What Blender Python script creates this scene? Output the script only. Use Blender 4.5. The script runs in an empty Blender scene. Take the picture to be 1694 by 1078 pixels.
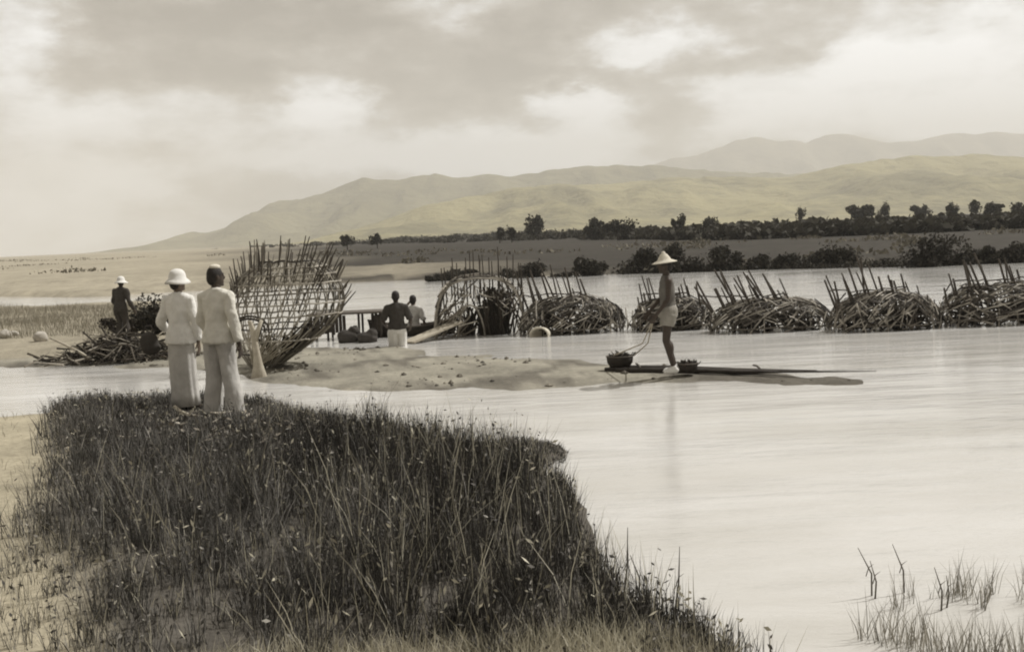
import bpy, math, random
import numpy as np
from mathutils import Vector, Matrix, noise as mnoise

R = math.radians
rng = np.random.default_rng(7)
random.seed(7)
sc = bpy.context.scene
COL = sc.collection

# ------------------------------------------------------------------ camera
PW, PH, F = 1694.0, 1078.0, 1800.0
CAMZ, PITCH, ROLL = 2.25, 4.83, 2.58
cam_d = bpy.data.cameras.new('camera')
cam = bpy.data.objects.new('camera', cam_d)
COL.objects.link(cam)
cam_d.sensor_width = 36.0
cam_d.lens = F / PW * 36.0
cam_d.clip_start = 0.1
cam_d.clip_end = 30000.0
CM = Matrix.Rotation(R(90 - PITCH), 4, 'X') @ Matrix.Rotation(R(-ROLL), 4, 'Z')
cam.matrix_world = Matrix.Translation((0, 0, CAMZ)) @ CM
sc.camera = cam
CM3 = CM.to_3x3()

def ray(px, py):
    return (CM3 @ Vector(((px - PW / 2) / F, -(py - PH / 2) / F, -1.0))).normalized()

def at(px, py, z=0.0):
    d = ray(px, py)
    t = (z - CAMZ) / d.z
    return Vector((d.x * t, d.y * t, z))

# ------------------------------------------------------------------ sun, sky, exposure
SUN_AZ, SUN_EL = 62.0, 52.0
sunvec = Vector((math.cos(R(SUN_EL)) * math.sin(R(SUN_AZ)), math.cos(R(SUN_EL)) * math.cos(R(SUN_AZ)), math.sin(R(SUN_EL))))
sun_d = bpy.data.lights.new('sun', 'SUN')
sun_d.energy = 3.0
sun_d.angle = R(0.6)
sun_d.color = (1.0, 0.975, 0.94)
sun = bpy.data.objects.new('sun', sun_d)
COL.objects.link(sun)
sun.rotation_euler = sunvec.to_track_quat('Z', 'Y').to_euler()

sc.view_settings.view_transform = 'Standard'
sc.view_settings.look = 'None'
sc.view_settings.gamma = 1.0
sc.view_settings.use_curve_mapping = False
sc.view_settings.exposure = 0.60

class NT:
    """small helper for building node trees"""
    def __init__(s, tree):
        s.t = tree
    def n(s, typ, **kw):
        nd = s.t.nodes.new(typ)
        for k, v in kw.items():
            setattr(nd, k, v)
        return nd
    def l(s, a, b):
        s.t.links.new(a, b)
    def inp(s, sock, v):
        if isinstance(v, bpy.types.NodeSocket):
            s.l(v, sock)
        else:
            sock.default_value = v
    def math(s, op, a, b=0.0, c=None, clamp=False):
        nd = s.n('ShaderNodeMath', operation=op, use_clamp=clamp)
        s.inp(nd.inputs[0], a)
        s.inp(nd.inputs[1], b)
        if c is not None:
            s.inp(nd.inputs[2], c)
        return nd.outputs[0]
    def mix(s, fac, a, b, mode='MIX'):
        nd = s.n('ShaderNodeMix', data_type='RGBA', blend_type=mode)
        s.inp(nd.inputs[0], fac)
        for sk, v in ((nd.inputs[6], a), (nd.inputs[7], b)):
            if isinstance(v, tuple) and len(v) == 3:
                v = (*v, 1.0)
            s.inp(sk, v)
        return nd.outputs[2]
    def noise(s, vec, scale, detail=4.0, rough=0.55, dim='3D'):
        nd = s.n('ShaderNodeTexNoise', noise_dimensions=dim)
        if vec is not None:
            s.l(vec, nd.inputs['Vector'])
        nd.inputs['Scale'].default_value = scale
        nd.inputs['Detail'].default_value = detail
        nd.inputs['Roughness'].default_value = rough
        return nd
    def ramp(s, fac, stops):
        nd = s.n('ShaderNodeValToRGB')
        e = nd.color_ramp.elements
        while len(e) < len(stops):
            e.new(0.5)
        for el, (p, c) in zip(e, stops):
            el.position = p
            el.color = (*c, 1.0) if len(c) == 3 else c
        s.l(fac, nd.inputs[0])
        return nd.outputs[0]
    def remap(s, v, a, b, c=0.0, d=1.0):
        nd = s.n('ShaderNodeMapRange', clamp=True)
        s.inp(nd.inputs[0], v)
        for i, x in enumerate((a, b, c, d)):
            nd.inputs[i + 1].default_value = x
        return nd.outputs[0]

world = bpy.data.worlds.new('World')
sc.world = world
world.use_nodes = True
W = NT(world.node_tree)
world.node_tree.nodes.clear()
wout = W.n('ShaderNodeOutputWorld')
bg = W.n('ShaderNodeBackground')
bg.inputs[1].default_value = 0.1
W.l(bg.outputs[0], wout.inputs[0])
nish = W.n('ShaderNodeTexSky', sky_type='NISHITA')
nish.sun_disc = False
nish.sun_elevation = R(SUN_EL)
nish.sun_rotation = R(SUN_AZ)
nish.dust_density = 3.0
tc = W.n('ShaderNodeTexCoord')
sep = W.n('ShaderNodeSeparateXYZ')
W.l(tc.outputs['Generated'], sep.inputs[0])
az = W.math('ARCTAN2', sep.outputs[0], sep.outputs[1])
el = W.math('ARCSINE', sep.outputs[2])
comb = W.n('ShaderNodeCombineXYZ')
W.l(az, comb.inputs[0])
W.l(W.math('MULTIPLY', el, 2.2), comb.inputs[1])
warp = W.noise(comb.outputs[0], 11.0, 7.0, 0.66)
wsep = W.n('ShaderNodeSeparateColor')
W.l(warp.outputs['Color'], wsep.inputs[0])
azw = W.math('ADD', az, W.math('MULTIPLY', W.math('SUBTRACT', wsep.outputs[0], 0.5), 0.13))
elw = W.math('ADD', el, W.math('MULTIPLY', W.math('SUBTRACT', wsep.outputs[1], 0.5), 0.06))
# cloud banks, each at its own bearing and elevation: (px, py, half width, half height, amount)
CLOUDS = [(540, 170, 75, 48, 1.0), (330, 195, 230, 38, .55), (60, 230, 120, 110, .45), (215, 290, 80, 22, .6),
          (700, 255, 190, 34, 1.05), (470, 265, 150, 26, .6), (900, 245, 110, 26, .9), (965, 172, 78, 34, 1.15),
          (1065, 78, 120, 36, .85), (730, 22, 100, 26, .55), (1270, 150, 130, 45, .9), (1430, 110, 90, 30, .8),
          (1440, 195, 250, 34, 1.0), (1630, 150, 120, 90, .85), (1560, 50, 170, 60, .45), (1010, 218, 60, 20, .5),
          (900, 285, 220, 26, .7), (60, 370, 230, 90, .62), (1290, 20, 60, 26, .3), (40, 60, 60, 70, .5),
          (500, 30, 210, 34, -.35), (250, 85, 130, 40, -.2), (860, 70, 80, 50, -.3), (420, 125, 200, 26, -.2),
          (1260, 95, 150, 22, -.3), (960, 128, 140, 18, -.35), (1130, 175, 40, 40, -.3), (760, 120, 120, 40, -.1)]
total = None
for (cx, cy, rx, ry, amp) in CLOUDS:
    d = ray(cx, cy)
    a0, e0 = math.atan2(d.x, d.y), math.asin(d.z)
    u = W.math('DIVIDE', W.math('SUBTRACT', azw, a0), rx * 1.05 / F)
    v = W.math('DIVIDE', W.math('SUBTRACT', elw, e0), ry * 1.05 / F)
    r2 = W.math('ADD', W.math('MULTIPLY', u, u), W.math('MULTIPLY', v, v))
    g = W.math('MULTIPLY', W.math('POWER', math.e, W.math('MULTIPLY', W.math('POWER', r2, 1.5), -.8)), amp * 1.15)
    total = g if total is None else W.math('ADD', total, g)
fine = W.noise(comb.outputs[0], 17.0, 8.0, 0.66)
big = W.noise(comb.outputs[0], 5.0, 5.0, 0.55)
total = W.math('ADD', total, W.math('MULTIPLY', W.math('SUBTRACT', fine.outputs[0], 0.48), 1.7))
total = W.math('ADD', total, W.math('MULTIPLY', W.math('SUBTRACT', big.outputs[0], 0.46), 0.6))
cl = W.remap(total, -0.35, 1.35)
cloud = W.ramp(cl, [(0.0, (.145, .127, .105)), (0.2, (.235, .212, .182)), (0.38, (.36, .34, .31)), (0.55, (.56, .56, .555)), (0.72, (.78, .795, .81)), (1.0, (.97, .99, 1.02))])
bw = W.n('ShaderNodeRGBToBW')
W.l(nish.outputs[0], bw.inputs[0])
clear = W.mix(1.0, bw.outputs[0], (1.0, .95, .86), 'MULTIPLY')
skycol = W.mix(0.93, clear, W.mix(1.0, cloud, (10., 10., 10.), 'MULTIPLY'))
W.l(skycol, bg.inputs[0])

sc.render.film_transparent = False
try:
    sc.cycles.use_denoising = True
    sc.cycles.filter_width = 2.0
    sc.cycles.volume_bounces = 1
    sc.cycles.max_bounces = 6
    sc.cycles.transparent_max_bounces = 8
except Exception:
    pass

# ------------------------------------------------------------------ materials
def make_mat(name, c1, c2=None, scale=6.0, rough=0.85, bump=0.0, island=0.0, stops=None, spec=0.25, bscale=None, coord='Object', trans=0.0):
    m = bpy.data.materials.new(name)
    m.use_nodes = True
    t = NT(m.node_tree)
    b = m.node_tree.nodes['Principled BSDF']
    b.inputs['Roughness'].default_value = rough
    b.inputs['Specular IOR Level'].default_value = spec
    tcn = t.n('ShaderNodeTexCoord')
    nz = t.noise(tcn.outputs[coord], scale, 5.0, 0.6)
    c2 = c2 or tuple(x * 0.6 for x in c1)
    if stops:
        geo = t.n('ShaderNodeNewGeometry')
        col = t.ramp(geo.outputs['Random Per Island'], stops)
        col = t.mix(t.math('MULTIPLY', t.remap(nz.outputs[0], .34, .66), island), col, tuple(x * .5 for x in c1))
    else:
        col = t.mix(t.remap(nz.outputs[0], 0.32, 0.68), c1, c2)
    t.l(col, b.inputs['Base Color'])
    if bump:
        bn = t.n('ShaderNodeBump')
        bn.inputs['Strength'].default_value = bump
        bn.inputs['Distance'].default_value = 0.02
        n2 = t.noise(tcn.outputs[coord], bscale or scale * 4, 6.0, 0.65)
        t.l(n2.outputs[0], bn.inputs['Height'])
        t.l(bn.outputs[0], b.inputs['Normal'])
    if trans:
        b.inputs['Transmission Weight'].default_value = 0.0
        tr = t.n('ShaderNodeBsdfTranslucent')
        t.l(col, tr.inputs[0])
        ms = t.n('ShaderNodeMixShader')
        ms.inputs[0].default_value = trans
        t.l(b.outputs[0], ms.inputs[1])
        t.l(tr.outputs[0], ms.inputs[2])
        t.l(ms.outputs[0], m.node_tree.nodes['Material Output'].inputs[0])
    return m

M = {}
M['bamboo'] = make_mat('bamboo', (.18, .16, .13), scale=5, rough=.7, island=.7,
                       stops=[(0, (.03, .027, .024)), (.36, (.075, .066, .056)), (.5, (.26, .235, .195)), (.72, (.50, .465, .395)), (1, (.68, .64, .56))])
M['bamboo_pale'] = make_mat('bamboo_pale', (.3, .28, .23), scale=5, rough=.7, island=.6,
                            stops=[(0, (.06, .054, .045)), (.3, (.15, .135, .11)), (.6, (.38, .35, .29)), (1, (.66, .62, .54))])
M['bamboo_dark'] = make_mat('bamboo_dark', (.10, .085, .07), scale=5, rough=.75, island=.6,
                            stops=[(0, (.03, .027, .022)), (.5, (.07, .06, .048)), (1, (.16, .135, .105))])
M['brush_dark'] = make_mat('brush_dark', (.06, .05, .04), scale=5, rough=.9, island=.5,
                           stops=[(0, (.018, .016, .013)), (.6, (.05, .043, .034)), (1, (.13, .11, .085))])
M['brush_pale'] = make_mat('brush_pale', (.3, .27, .22), scale=5, rough=.9, island=.5,
                           stops=[(0, (.06, .052, .042)), (.5, (.22, .195, .155)), (1, (.55, .51, .43))])
M['pale_wood'] = make_mat('pale_wood', (.52, .48, .39), (.36, .32, .25), 8, .8, .4)
M['dark_wood'] = make_mat('dark_wood', (.055, .046, .037), (.03, .025, .02), 7, .7, .4)
M['grey_wood'] = make_mat('grey_wood', (.15, .13, .11), (.08, .07, .058), 7, .75, .4)
M['skin_dark'] = make_mat('skin_dark', (.075, .058, .045), (.055, .042, .033), 9, .55)
M['skin_mid'] = make_mat('skin_mid', (.16, .12, .09), (.13, .10, .075), 9, .55)
M['hair'] = make_mat('hair', (.022, .019, .017), (.04, .034, .03), 40, .6, .5)
M['white_cloth'] = make_mat('white_cloth', (.80, .79, .75), (.68, .665, .62), 7, .9, .25, bscale=22)
M['grey_cloth'] = make_mat('grey_cloth', (.58, .565, .53), (.44, .425, .395), 7, .9, .25, bscale=22)
M['cream_cloth'] = make_mat('cream_cloth', (.72, .70, .63), (.60, .58, .51), 7, .9, .25, bscale=22)
M['shorts_cloth'] = make_mat('shorts_cloth', (.34, .32, .28), (.26, .245, .21), 7, .9, .25, bscale=22)
M['mid_cloth'] = make_mat('mid_cloth', (.17, .16, .14), (.12, .112, .10), 7, .9, .25, bscale=22)
M['dark_cloth'] = make_mat('dark_cloth', (.075, .068, .06), (.05, .045, .04), 7, .9, .25, bscale=22)
M['straw'] = make_mat('straw', (.72, .68, .58), (.58, .54, .44), 30, .85, .3)
M['stone_pale'] = make_mat('stone_pale', (.55, .52, .46), (.40, .37, .32), 5, .9, .6)
M['pebble'] = make_mat('pebble', (.2, .18, .15), scale=9, rough=.9, island=.4,
                       stops=[(0, (.045, .04, .033)), (.6, (.13, .115, .09)), (1, (.34, .31, .25))])
M['leaf_dark'] = make_mat('leaf_dark', (.05, .045, .034), scale=1.2, rough=.8, island=.6, trans=.2,
                          stops=[(0, (.026, .024, .019)), (.6, (.052, .047, .036)), (1, (.10, .092, .07))])
M['leaf_far'] = make_mat('leaf_far', (.07, .064, .046), scale=.2, rough=.85, island=.6, trans=.15,
                         stops=[(0, (.045, .041, .032)), (.6, (.07, .064, .048)), (1, (.10, .093, .068))])
M['leaf_tan'] = make_mat('leaf_tan', (.25, .22, .15), scale=2, rough=.85, island=.5, trans=.2,
                         stops=[(0, (.12, .105, .08)), (.6, (.24, .215, .16)), (1, (.38, .345, .26))])
M['leaf_plain'] = make_mat('leaf_plain', (.2, .18, .14), scale=.15, rough=.85, island=.6, trans=.2,
                           stops=[(0, (.10, .092, .07)), (.6, (.19, .172, .132)), (1, (.30, .275, .21))])
M['bark'] = make_mat('bark', (.07, .06, .048), (.04, .034, .028), 9, .9, .5)
M['grass_dark'] = make_mat('grass_dark', (.08, .075, .06), scale=5.0, rough=.75, island=.9, trans=.42,
                           stops=[(0, (.03, .028, .026)), (.3, (.08, .076, .07)), (.58, (.20, .19, .175)), (.8, (.40, .385, .355)), (1, (.70, .67, .61))])
M['grass_dry'] = make_mat('grass_dry', (.35, .31, .2), scale=2, rough=.8, island=.45, trans=.3,
                          stops=[(0, (.34, .315, .24)), (.5, (.58, .54, .42)), (1, (.78, .74, .60))])
M['grass_tan'] = make_mat('grass_tan', (.3, .27, .19), scale=.6, rough=.85, island=.45, trans=.2,
                          stops=[(0, (.20, .183, .145)), (.5, (.33, .305, .245)), (1, (.46, .43, .35))])
M['reed'] = make_mat('reed', (.3, .28, .23), scale=3, rough=.8, island=.4, trans=.2,
                     stops=[(0, (.16, .15, .125)), (.6, (.36, .335, .28)), (1, (.55, .52, .45))])
M['reed_dark'] = make_mat('reed_dark', (.1, .09, .07), (.14, .125, .10), 3, .8)

def water_material():
    m = bpy.data.materials.new('silty_water')
    m.use_nodes = True
    t = NT(m.node_tree)
    b = m.node_tree.nodes['Principled BSDF']
    b.inputs['Roughness'].default_value = 0.05
    b.inputs['IOR'].default_value = 1.33
    tcn = t.n('ShaderNodeTexCoord')
    mp = t.n('ShaderNodeMapping')
    mp.inputs['Scale'].default_value = (0.30, 1.0, 1.0)
    t.l(tcn.outputs['Object'], mp.inputs[0])
    patch = t.noise(mp.outputs[0], 0.5, 7.0, 0.65)
    t.l(t.mix(t.remap(patch.outputs[0], 0.38, 0.66), (.63, .62, .595), (.48, .465, .425)), b.inputs['Base Color'])
    rip = t.noise(mp.outputs[0], 7.0, 5.0, 0.65)
    swell = t.noise(mp.outputs[0], 1.3, 2.0, 0.5)
    h = t.math('ADD', t.math('MULTIPLY', rip.outputs[0], 0.35), swell.outputs[0])
    bn = t.n('ShaderNodeBump')
    mp2 = t.n('ShaderNodeMapping')
    mp2.inputs['Scale'].default_value = (0.12, 0.55, 1.0)
    t.l(tcn.outputs['Object'], mp2.inputs[0])
    band = t.noise(mp2.outputs[0], 0.8, 5.0, 0.6)
    t.l(t.remap(band.outputs[0], .38, .62, .25, 1.0), bn.inputs['Strength'])
    bn.inputs['Distance'].default_value = 0.05
    t.l(h, bn.inputs['Height'])
    t.l(bn.outputs[0], b.inputs['Normal'])
    return m
M['water'] = water_material()

def ground_material():
    m = bpy.data.materials.new('river_ground')
    m.use_nodes = True
    t = NT(m.node_tree)
    b = m.node_tree.nodes['Principled BSDF']
    b.inputs['Roughness'].default_value = 0.95
    b.inputs['Specular IOR Level'].default_value = 0.1
    at_ = t.n('ShaderNodeAttribute', attribute_name='soil')
    tcn = t.n('ShaderNodeTexCoord')
    n1 = t.noise(tcn.outputs['Object'], 1.1, 8.0, 0.68)
    n2 = t.noise(tcn.outputs['Object'], 14.0, 5.0, 0.6)
    n3 = t.noise(tcn.outputs['Object'], 0.06, 8.0, 0.7)
    f = t.math('ADD', t.math('MULTIPLY', n1.outputs[0], .45), t.math('ADD', t.math('MULTIPLY', n2.outputs[0], .25), t.math('MULTIPLY', n3.outputs[0], .3)))
    g = t.remap(f, .36, .64, .55, 1.35)
    gc = t.n('ShaderNodeCombineColor')
    for i in range(3):
        t.l(g, gc.inputs[i])
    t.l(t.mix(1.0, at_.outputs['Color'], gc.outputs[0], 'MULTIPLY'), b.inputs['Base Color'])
    bn = t.n('ShaderNodeBump')
    bn.inputs['Strength'].default_value = 0.7
    bn.inputs['Distance'].default_value = 0.03
    t.l(n2.outputs[0], bn.inputs['Height'])
    t.l(bn.outputs[0], b.inputs['Normal'])
    return m
M['ground'] = ground_material()

def hill_material(name, c1, c2):
    m = bpy.data.materials.new(name)
    m.use_nodes = True
    t = NT(m.node_tree)
    b = m.node_tree.nodes['Principled BSDF']
    b.inputs['Roughness'].default_value = 0.95
    b.inputs['Specular IOR Level'].default_value = 0.05
    tcn = t.n('ShaderNodeTexCoord')
    n1 = t.noise(tcn.outputs['Object'], 0.004, 8.0, 0.62)
    n2 = t.noise(tcn.outputs['Object'], 0.03, 5.0, 0.6)
    f = t.math('ADD', t.math('MULTIPLY', n1.outputs[0], .7), t.math('MULTIPLY', n2.outputs[0], .3))
    t.l(t.mix(t.remap(f, .44, .57), c1, c2), b.inputs['Base Color'])
    bn = t.n('ShaderNodeBump')
    bn.inputs['Strength'].default_value = 0.8
    bn.inputs['Distance'].default_value = 40.0
    n3 = t.noise(tcn.outputs['Object'], 0.012, 8.0, 0.6)
    t.l(n3.outputs[0], bn.inputs['Height'])
    t.l(bn.outputs[0], b.inputs['Normal'])
    return m

# ------------------------------------------------------------------ object helpers
def tag(o, label=None, cat=None, group=None, kind=None):
    if label: o['label'] = label
    if cat: o['category'] = cat
    if group: o['group'] = group
    if kind: o['kind'] = kind
    return o

def empty(name, loc, rz=0.0, scale=1.0):
    o = bpy.data.objects.new(name, None)
    COL.objects.link(o)
    o.empty_display_size = 0.2
    o.location = loc
    o.rotation_euler = (0, 0, rz)
    o.scale = (scale,) * 3
    return o

def link_mesh(name, V, Fc, mat, parent=None, smooth=False):
    me = bpy.data.meshes.new(name)
    me.from_pydata([tuple(v) for v in V], [], Fc)
    me.materials.append(mat)
    if smooth:
        me.polygons.foreach_set('use_smooth', [True] * len(me.polygons))
    me.update()
    o = bpy.data.objects.new(name, me)
    COL.objects.link(o)
    if parent is not None:
        o.parent = parent
    return o

class MB:
    def __init__(s):
        s.v, s.f = [], []
    def add(s, V, Fc):
        k = len(s.v)
        s.v += [Vector(p) for p in V]
        s.f += [tuple(i + k for i in f) for f in Fc]
    def tube(s, pts, rad, sides=6, cap=True):
        pts = [Vector(p) for p in pts]
        n = len(pts)
        if not hasattr(rad, '__len__'):
            rad = [rad] * n
        elif len(rad) != n:
            rad = [rad[0] + (rad[-1] - rad[0]) * i / (n - 1) for i in range(n)]
        V, Fc = [], []
        up = None
        for i, p in enumerate(pts):
            d = (pts[min(i + 1, n - 1)] - pts[max(i - 1, 0)])
            if d.length < 1e-9: d = Vector((0, 0, 1))
            d.normalize()
            if up is None:
                up = d.orthogonal().normalized()
            else:
                up = (up - d * up.dot(d))
                up = up.normalized() if up.length > 1e-6 else d.orthogonal().normalized()
            w = d.cross(up)
            for k in range(sides):
                a = 2 * math.pi * k / sides
                V.append(p + (up * math.cos(a) + w * math.sin(a)) * rad[i])
        for i in range(n - 1):
            for k in range(sides):
                k2 = (k + 1) % sides
                Fc.append((i * sides + k, i * sides + k2, (i + 1) * sides + k2, (i + 1) * sides + k))
        if cap:
            Fc.append(tuple(range(sides - 1, -1, -1)))
            Fc.append(tuple((n - 1) * sides + k for k in range(sides)))
        s.add(V, Fc)
    def ring(s, secs, sides=24, cap=True):
        """secs: (centre, rx, ry) rings stacked along z; sides around"""
        V, Fc = [], []
        for (c, rx, ry) in secs:
            c = Vector(c)
            for k in range(sides):
                a = 2 * math.pi * k / sides
                V.append(c + Vector((math.cos(a) * rx, math.sin(a) * ry, 0)))
        n = len(secs)
        for i in range(n - 1):
            for k in range(sides):
                k2 = (k + 1) % sides
                Fc.append((i * sides + k, i * sides + k2, (i + 1) * sides + k2, (i + 1) * sides + k))
        if cap:
            Fc.append(tuple(range(sides - 1, -1, -1)))
            Fc.append(tuple((n - 1) * sides + k for k in range(sides)))
        s.add(V, Fc)
    def ell(s, c, r, rot=None, nu=14, nv=9):
        c = Vector(c)
        if not hasattr(r, '__len__'): r = (r, r, r)
        V, Fc = [], []
        for i in range(1, nv):
            ph = math.pi * i / nv
            for k in range(nu):
                a = 2 * math.pi * k / nu
                p = Vector((r[0] * math.sin(ph) * math.cos(a), r[1] * math.sin(ph) * math.sin(a), r[2] * math.cos(ph)))
                V.append(c + (rot @ p if rot else p))
        top, bot = len(V), len(V) + 1
        for z in (r[2], -r[2]):
            p = Vector((0, 0, z))
            V.append(c + (rot @ p if rot else p))
        for i in range(nv - 2):
            for k in range(nu):
                k2 = (k + 1) % nu
                Fc.append((i * nu + k, (i + 1) * nu + k, (i + 1) * nu + k2, i * nu + k2))
        for k in range(nu):
            k2 = (k + 1) % nu
            Fc.append((top, k, k2))
            Fc.append((bot, (nv - 2) * nu + k2, (nv - 2) * nu + k))
        s.add(V, Fc)
    def cap(s, a, b, ra, rb, sides=12):
        a, b = Vector(a), Vector(b)
        d = (b - a).normalized()
        P, Q = [], []
        for ang in (80, 55, 25):
            P.append(a - d * ra * math.sin(R(ang))); Q.append(ra * math.cos(R(ang)))
        P += [a, b]; Q += [ra, rb]
        for ang in (25, 55, 80):
            P.append(b + d * rb * math.sin(R(ang))); Q.append(rb * math.cos(R(ang)))
        s.tube(P, Q, sides)
    def box(s, c, h, rot=None):
        c = Vector(c)
        V = []
        for x in (-1, 1):
            for y in (-1, 1):
                for z in (-1, 1):
                    p = Vector((x * h[0], y * h[1], z * h[2]))
                    V.append(c + (rot @ p if rot else p))
        s.add(V, [(0, 1, 3, 2), (4, 6, 7, 5), (0, 4, 5, 1), (2, 3, 7, 6), (0, 2, 6, 4), (1, 5, 7, 3)])
    def build(s, name, mat, parent=None, smooth=False):
        return link_mesh(name, s.v, s.f, mat, parent, smooth)
    def remeshed(s, name, mat, parent=None, voxel=0.01, smooth_it=4, fac=0.5):
        o = link_mesh(name, s.v, s.f, mat, parent, True)
        m1 = o.modifiers.new('r', 'REMESH')
        m1.mode = 'VOXEL'
        m1.voxel_size = voxel
        m1.use_smooth_shade = True
        m2 = o.modifiers.new('s', 'SMOOTH')
        m2.factor = fac
        m2.iterations = smooth_it
        dg = bpy.context.evaluated_depsgraph_get()
        me = bpy.data.meshes.new_from_object(o.evaluated_get(dg))
        o.modifiers.clear()
        old = o.data
        o.data = me
        me.name = name
        bpy.data.meshes.remove(old)
        if not me.materials:
            me.materials.append(mat)
        me.polygons.foreach_set('use_smooth', [True] * len(me.polygons))
        return o

def blades(name, P, height, width, lean, mat, levels=2, bend=0.35):
    """many grass blades as one mesh. P (n,3), height/width (n,)"""
    n = len(P)
    a = rng.uniform(0, 2 * np.pi, n)
    wd = np.stack([np.cos(a), np.sin(a), np.zeros(n)], 1)
    b = rng.uniform(0, 2 * np.pi, n)
    ln = np.abs(rng.normal(0, lean, n))
    dr = np.stack([np.cos(b) * ln, np.sin(b) * ln, np.ones(n)], 1)
    dr /= np.linalg.norm(dr, axis=1)[:, None]
    bd = np.stack([np.cos(b), np.sin(b), -0.3 * np.ones(n)], 1) * (rng.uniform(0, bend, n) * height)[:, None]
    hw = (wd * width[:, None]) * 0.5
    mid = P + dr * (height * 0.55)[:, None] + bd * 0.3
    tip = P + dr * height[:, None] + bd
    V = np.empty((n, 5, 3))
    V[:, 0] = P - hw; V[:, 1] = P + hw
    V[:, 2] = mid + hw * 0.75; V[:, 3] = mid - hw * 0.75
    V[:, 4] = tip
    V = V.reshape(-1, 3)
    k = np.arange(n) * 5
    me = bpy.data.meshes.new(name)
    me.vertices.add(len(V)); me.vertices.foreach_set('co', V.ravel())
    loops = np.stack([k, k + 1, k + 2, k + 3, k + 3, k + 2, k + 4], 1).ravel()
    me.loops.add(len(loops)); me.loops.foreach_set('vertex_index', loops)
    starts = np.stack([np.arange(n) * 7, np.arange(n) * 7 + 4], 1).ravel()
    me.polygons.add(2 * n)
    me.polygons.foreach_set('loop_start', starts)
    me.update(calc_edges=True)
    me.validate()
    me.materials.append(mat)
    o = bpy.data.objects.new(name, me)
    COL.objects.link(o)
    return o

def leaf_mesh(name, P, size, mat, parent=None, aspect=0.55, upright=0.0):
    """leaf-sized quads at points P (n,3)"""
    n = len(P)
    d = rng.normal(0, 1, (n, 3))
    d[:, 2] += upright * np.sign(rng.random(n) + 0.2)
    d /= np.linalg.norm(d, axis=1)[:, None]
    e = np.cross(d, rng.normal(0, 1, (n, 3)))
    e /= (np.linalg.norm(e, axis=1)[:, None] + 1e-9)
    s = (size * rng.uniform(.6, 1.4, n))[:, None]
    V = np.empty((n, 4, 3))
    V[:, 0] = P - d * s * .5
    V[:, 1] = P + e * s * aspect * .5
    V[:, 2] = P + d * s * .5
    V[:, 3] = P - e * s * aspect * .5
    V = V.reshape(-1, 3)
    me = bpy.data.meshes.new(name)
    me.vertices.add(4 * n); me.vertices.foreach_set('co', V.ravel())
    me.loops.add(4 * n); me.loops.foreach_set('vertex_index', np.arange(4 * n))
    me.polygons.add(n); me.polygons.foreach_set('loop_start', np.arange(n) * 4)
    me.update(calc_edges=True)
    me.materials.append(mat)
    o = bpy.data.objects.new(name, me)
    COL.objects.link(o)
    if parent is not None: o.parent = parent
    return o

def wrinkle(o, amp, scale, stretch=1.0):
    """push a garment's surface in and out along its normals so that it creases"""
    me = o.data
    nr = [v.normal.copy() for v in me.vertices]
    for v, n in zip(me.vertices, nr):
        c = Vector((v.co.x * scale, v.co.y * scale, v.co.z * scale * stretch))
        k = mnoise.fractal(c, .8, 2.1, 3)
        k2 = 1 - 2.4 * abs(mnoise.noise(c * .8 + Vector((7, 3, 1))))
        v.co += n * amp * (.55 * k + .45 * k2)
    me.update()
    return o

# ------------------------------------------------------------------ terrain
def poly(pts, z=0.0):
    return np.array([[p.x, p.y] for p in (at(x, y, z) for x, y in pts)])

def sdist(x, y, P):
    """signed distance to polygon, positive inside"""
    x = np.asarray(x, float); y = np.asarray(y, float)
    d = np.full(x.shape, 1e9)
    inside = np.zeros(x.shape, bool)
    n = len(P)
    for i in range(n):
        x0, y0 = P[i]; x1, y1 = P[(i + 1) % n]
        ex, ey = x1 - x0, y1 - y0
        t = np.clip(((x - x0) * ex + (y - y0) * ey) / (ex * ex + ey * ey + 1e-12), 0, 1)
        d = np.minimum(d, np.hypot(x - x0 - t * ex, y - y0 - t * ey))
        c = (y0 > y) != (y1 > y)
        xi = x0 + (y - y0) * ex / (ey if abs(ey) > 1e-12 else 1e-12)
        inside ^= c & (x < xi)
    return np.where(inside, d, -d)

near_px = [(-700, 672), (-250, 676), (0, 682), (70, 676), (140, 662), (260, 658), (420, 660), (520, 682), (600, 704), (690, 722), (780, 740), (850, 757),
           (890, 790), (915, 850), (935, 905), (985, 950), (1085, 1000), (1190, 1062)]
NEAR = np.vstack([poly(near_px, 0.25), [[1.0, 4.3], [.95, 0.0], [.9, -12.0], [-14, -12.0], [-14, 4]]])
TONGUE = poly([(770, 742), (850, 733), (915, 738), (942, 748), (935, 766), (870, 772), (800, 770)])
BAR = poly([(240, 540), (330, 538), (400, 552), (470, 572), (560, 577), (655, 573), (720, 588), (860, 590), (1000, 602), (1130, 608), (1230, 616), (1330, 622), (1410, 628), (1410, 632),
            (1330, 634), (1180, 630), (1040, 634), (960, 640), (880, 646), (760, 641), (640, 646), (540, 641), (470, 634), (400, 620), (280, 608), (120, 606), (-60, 607), (-500, 612), (-700, 540)])
LEFT = poly([(-900, 512), (-200, 510), (90, 508), (180, 503), (290, 500), (345, 520), (335, 560), (300, 590), (100, 594), (-100, 596), (-800, 600)])
shore_px = [(-1500, 545), (-700, 520), (-300, 503), (0, 490), (170, 491), (300, 482), (450, 474), (600, 467), (700, 463), (850, 458), (1045, 452), (1250, 443), (1500, 438), (1694, 431), (2100, 418), (2800, 395)]
SH = np.array([[p.x, p.y] for p in (at(x, y) for x, y in shore_px)])

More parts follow.
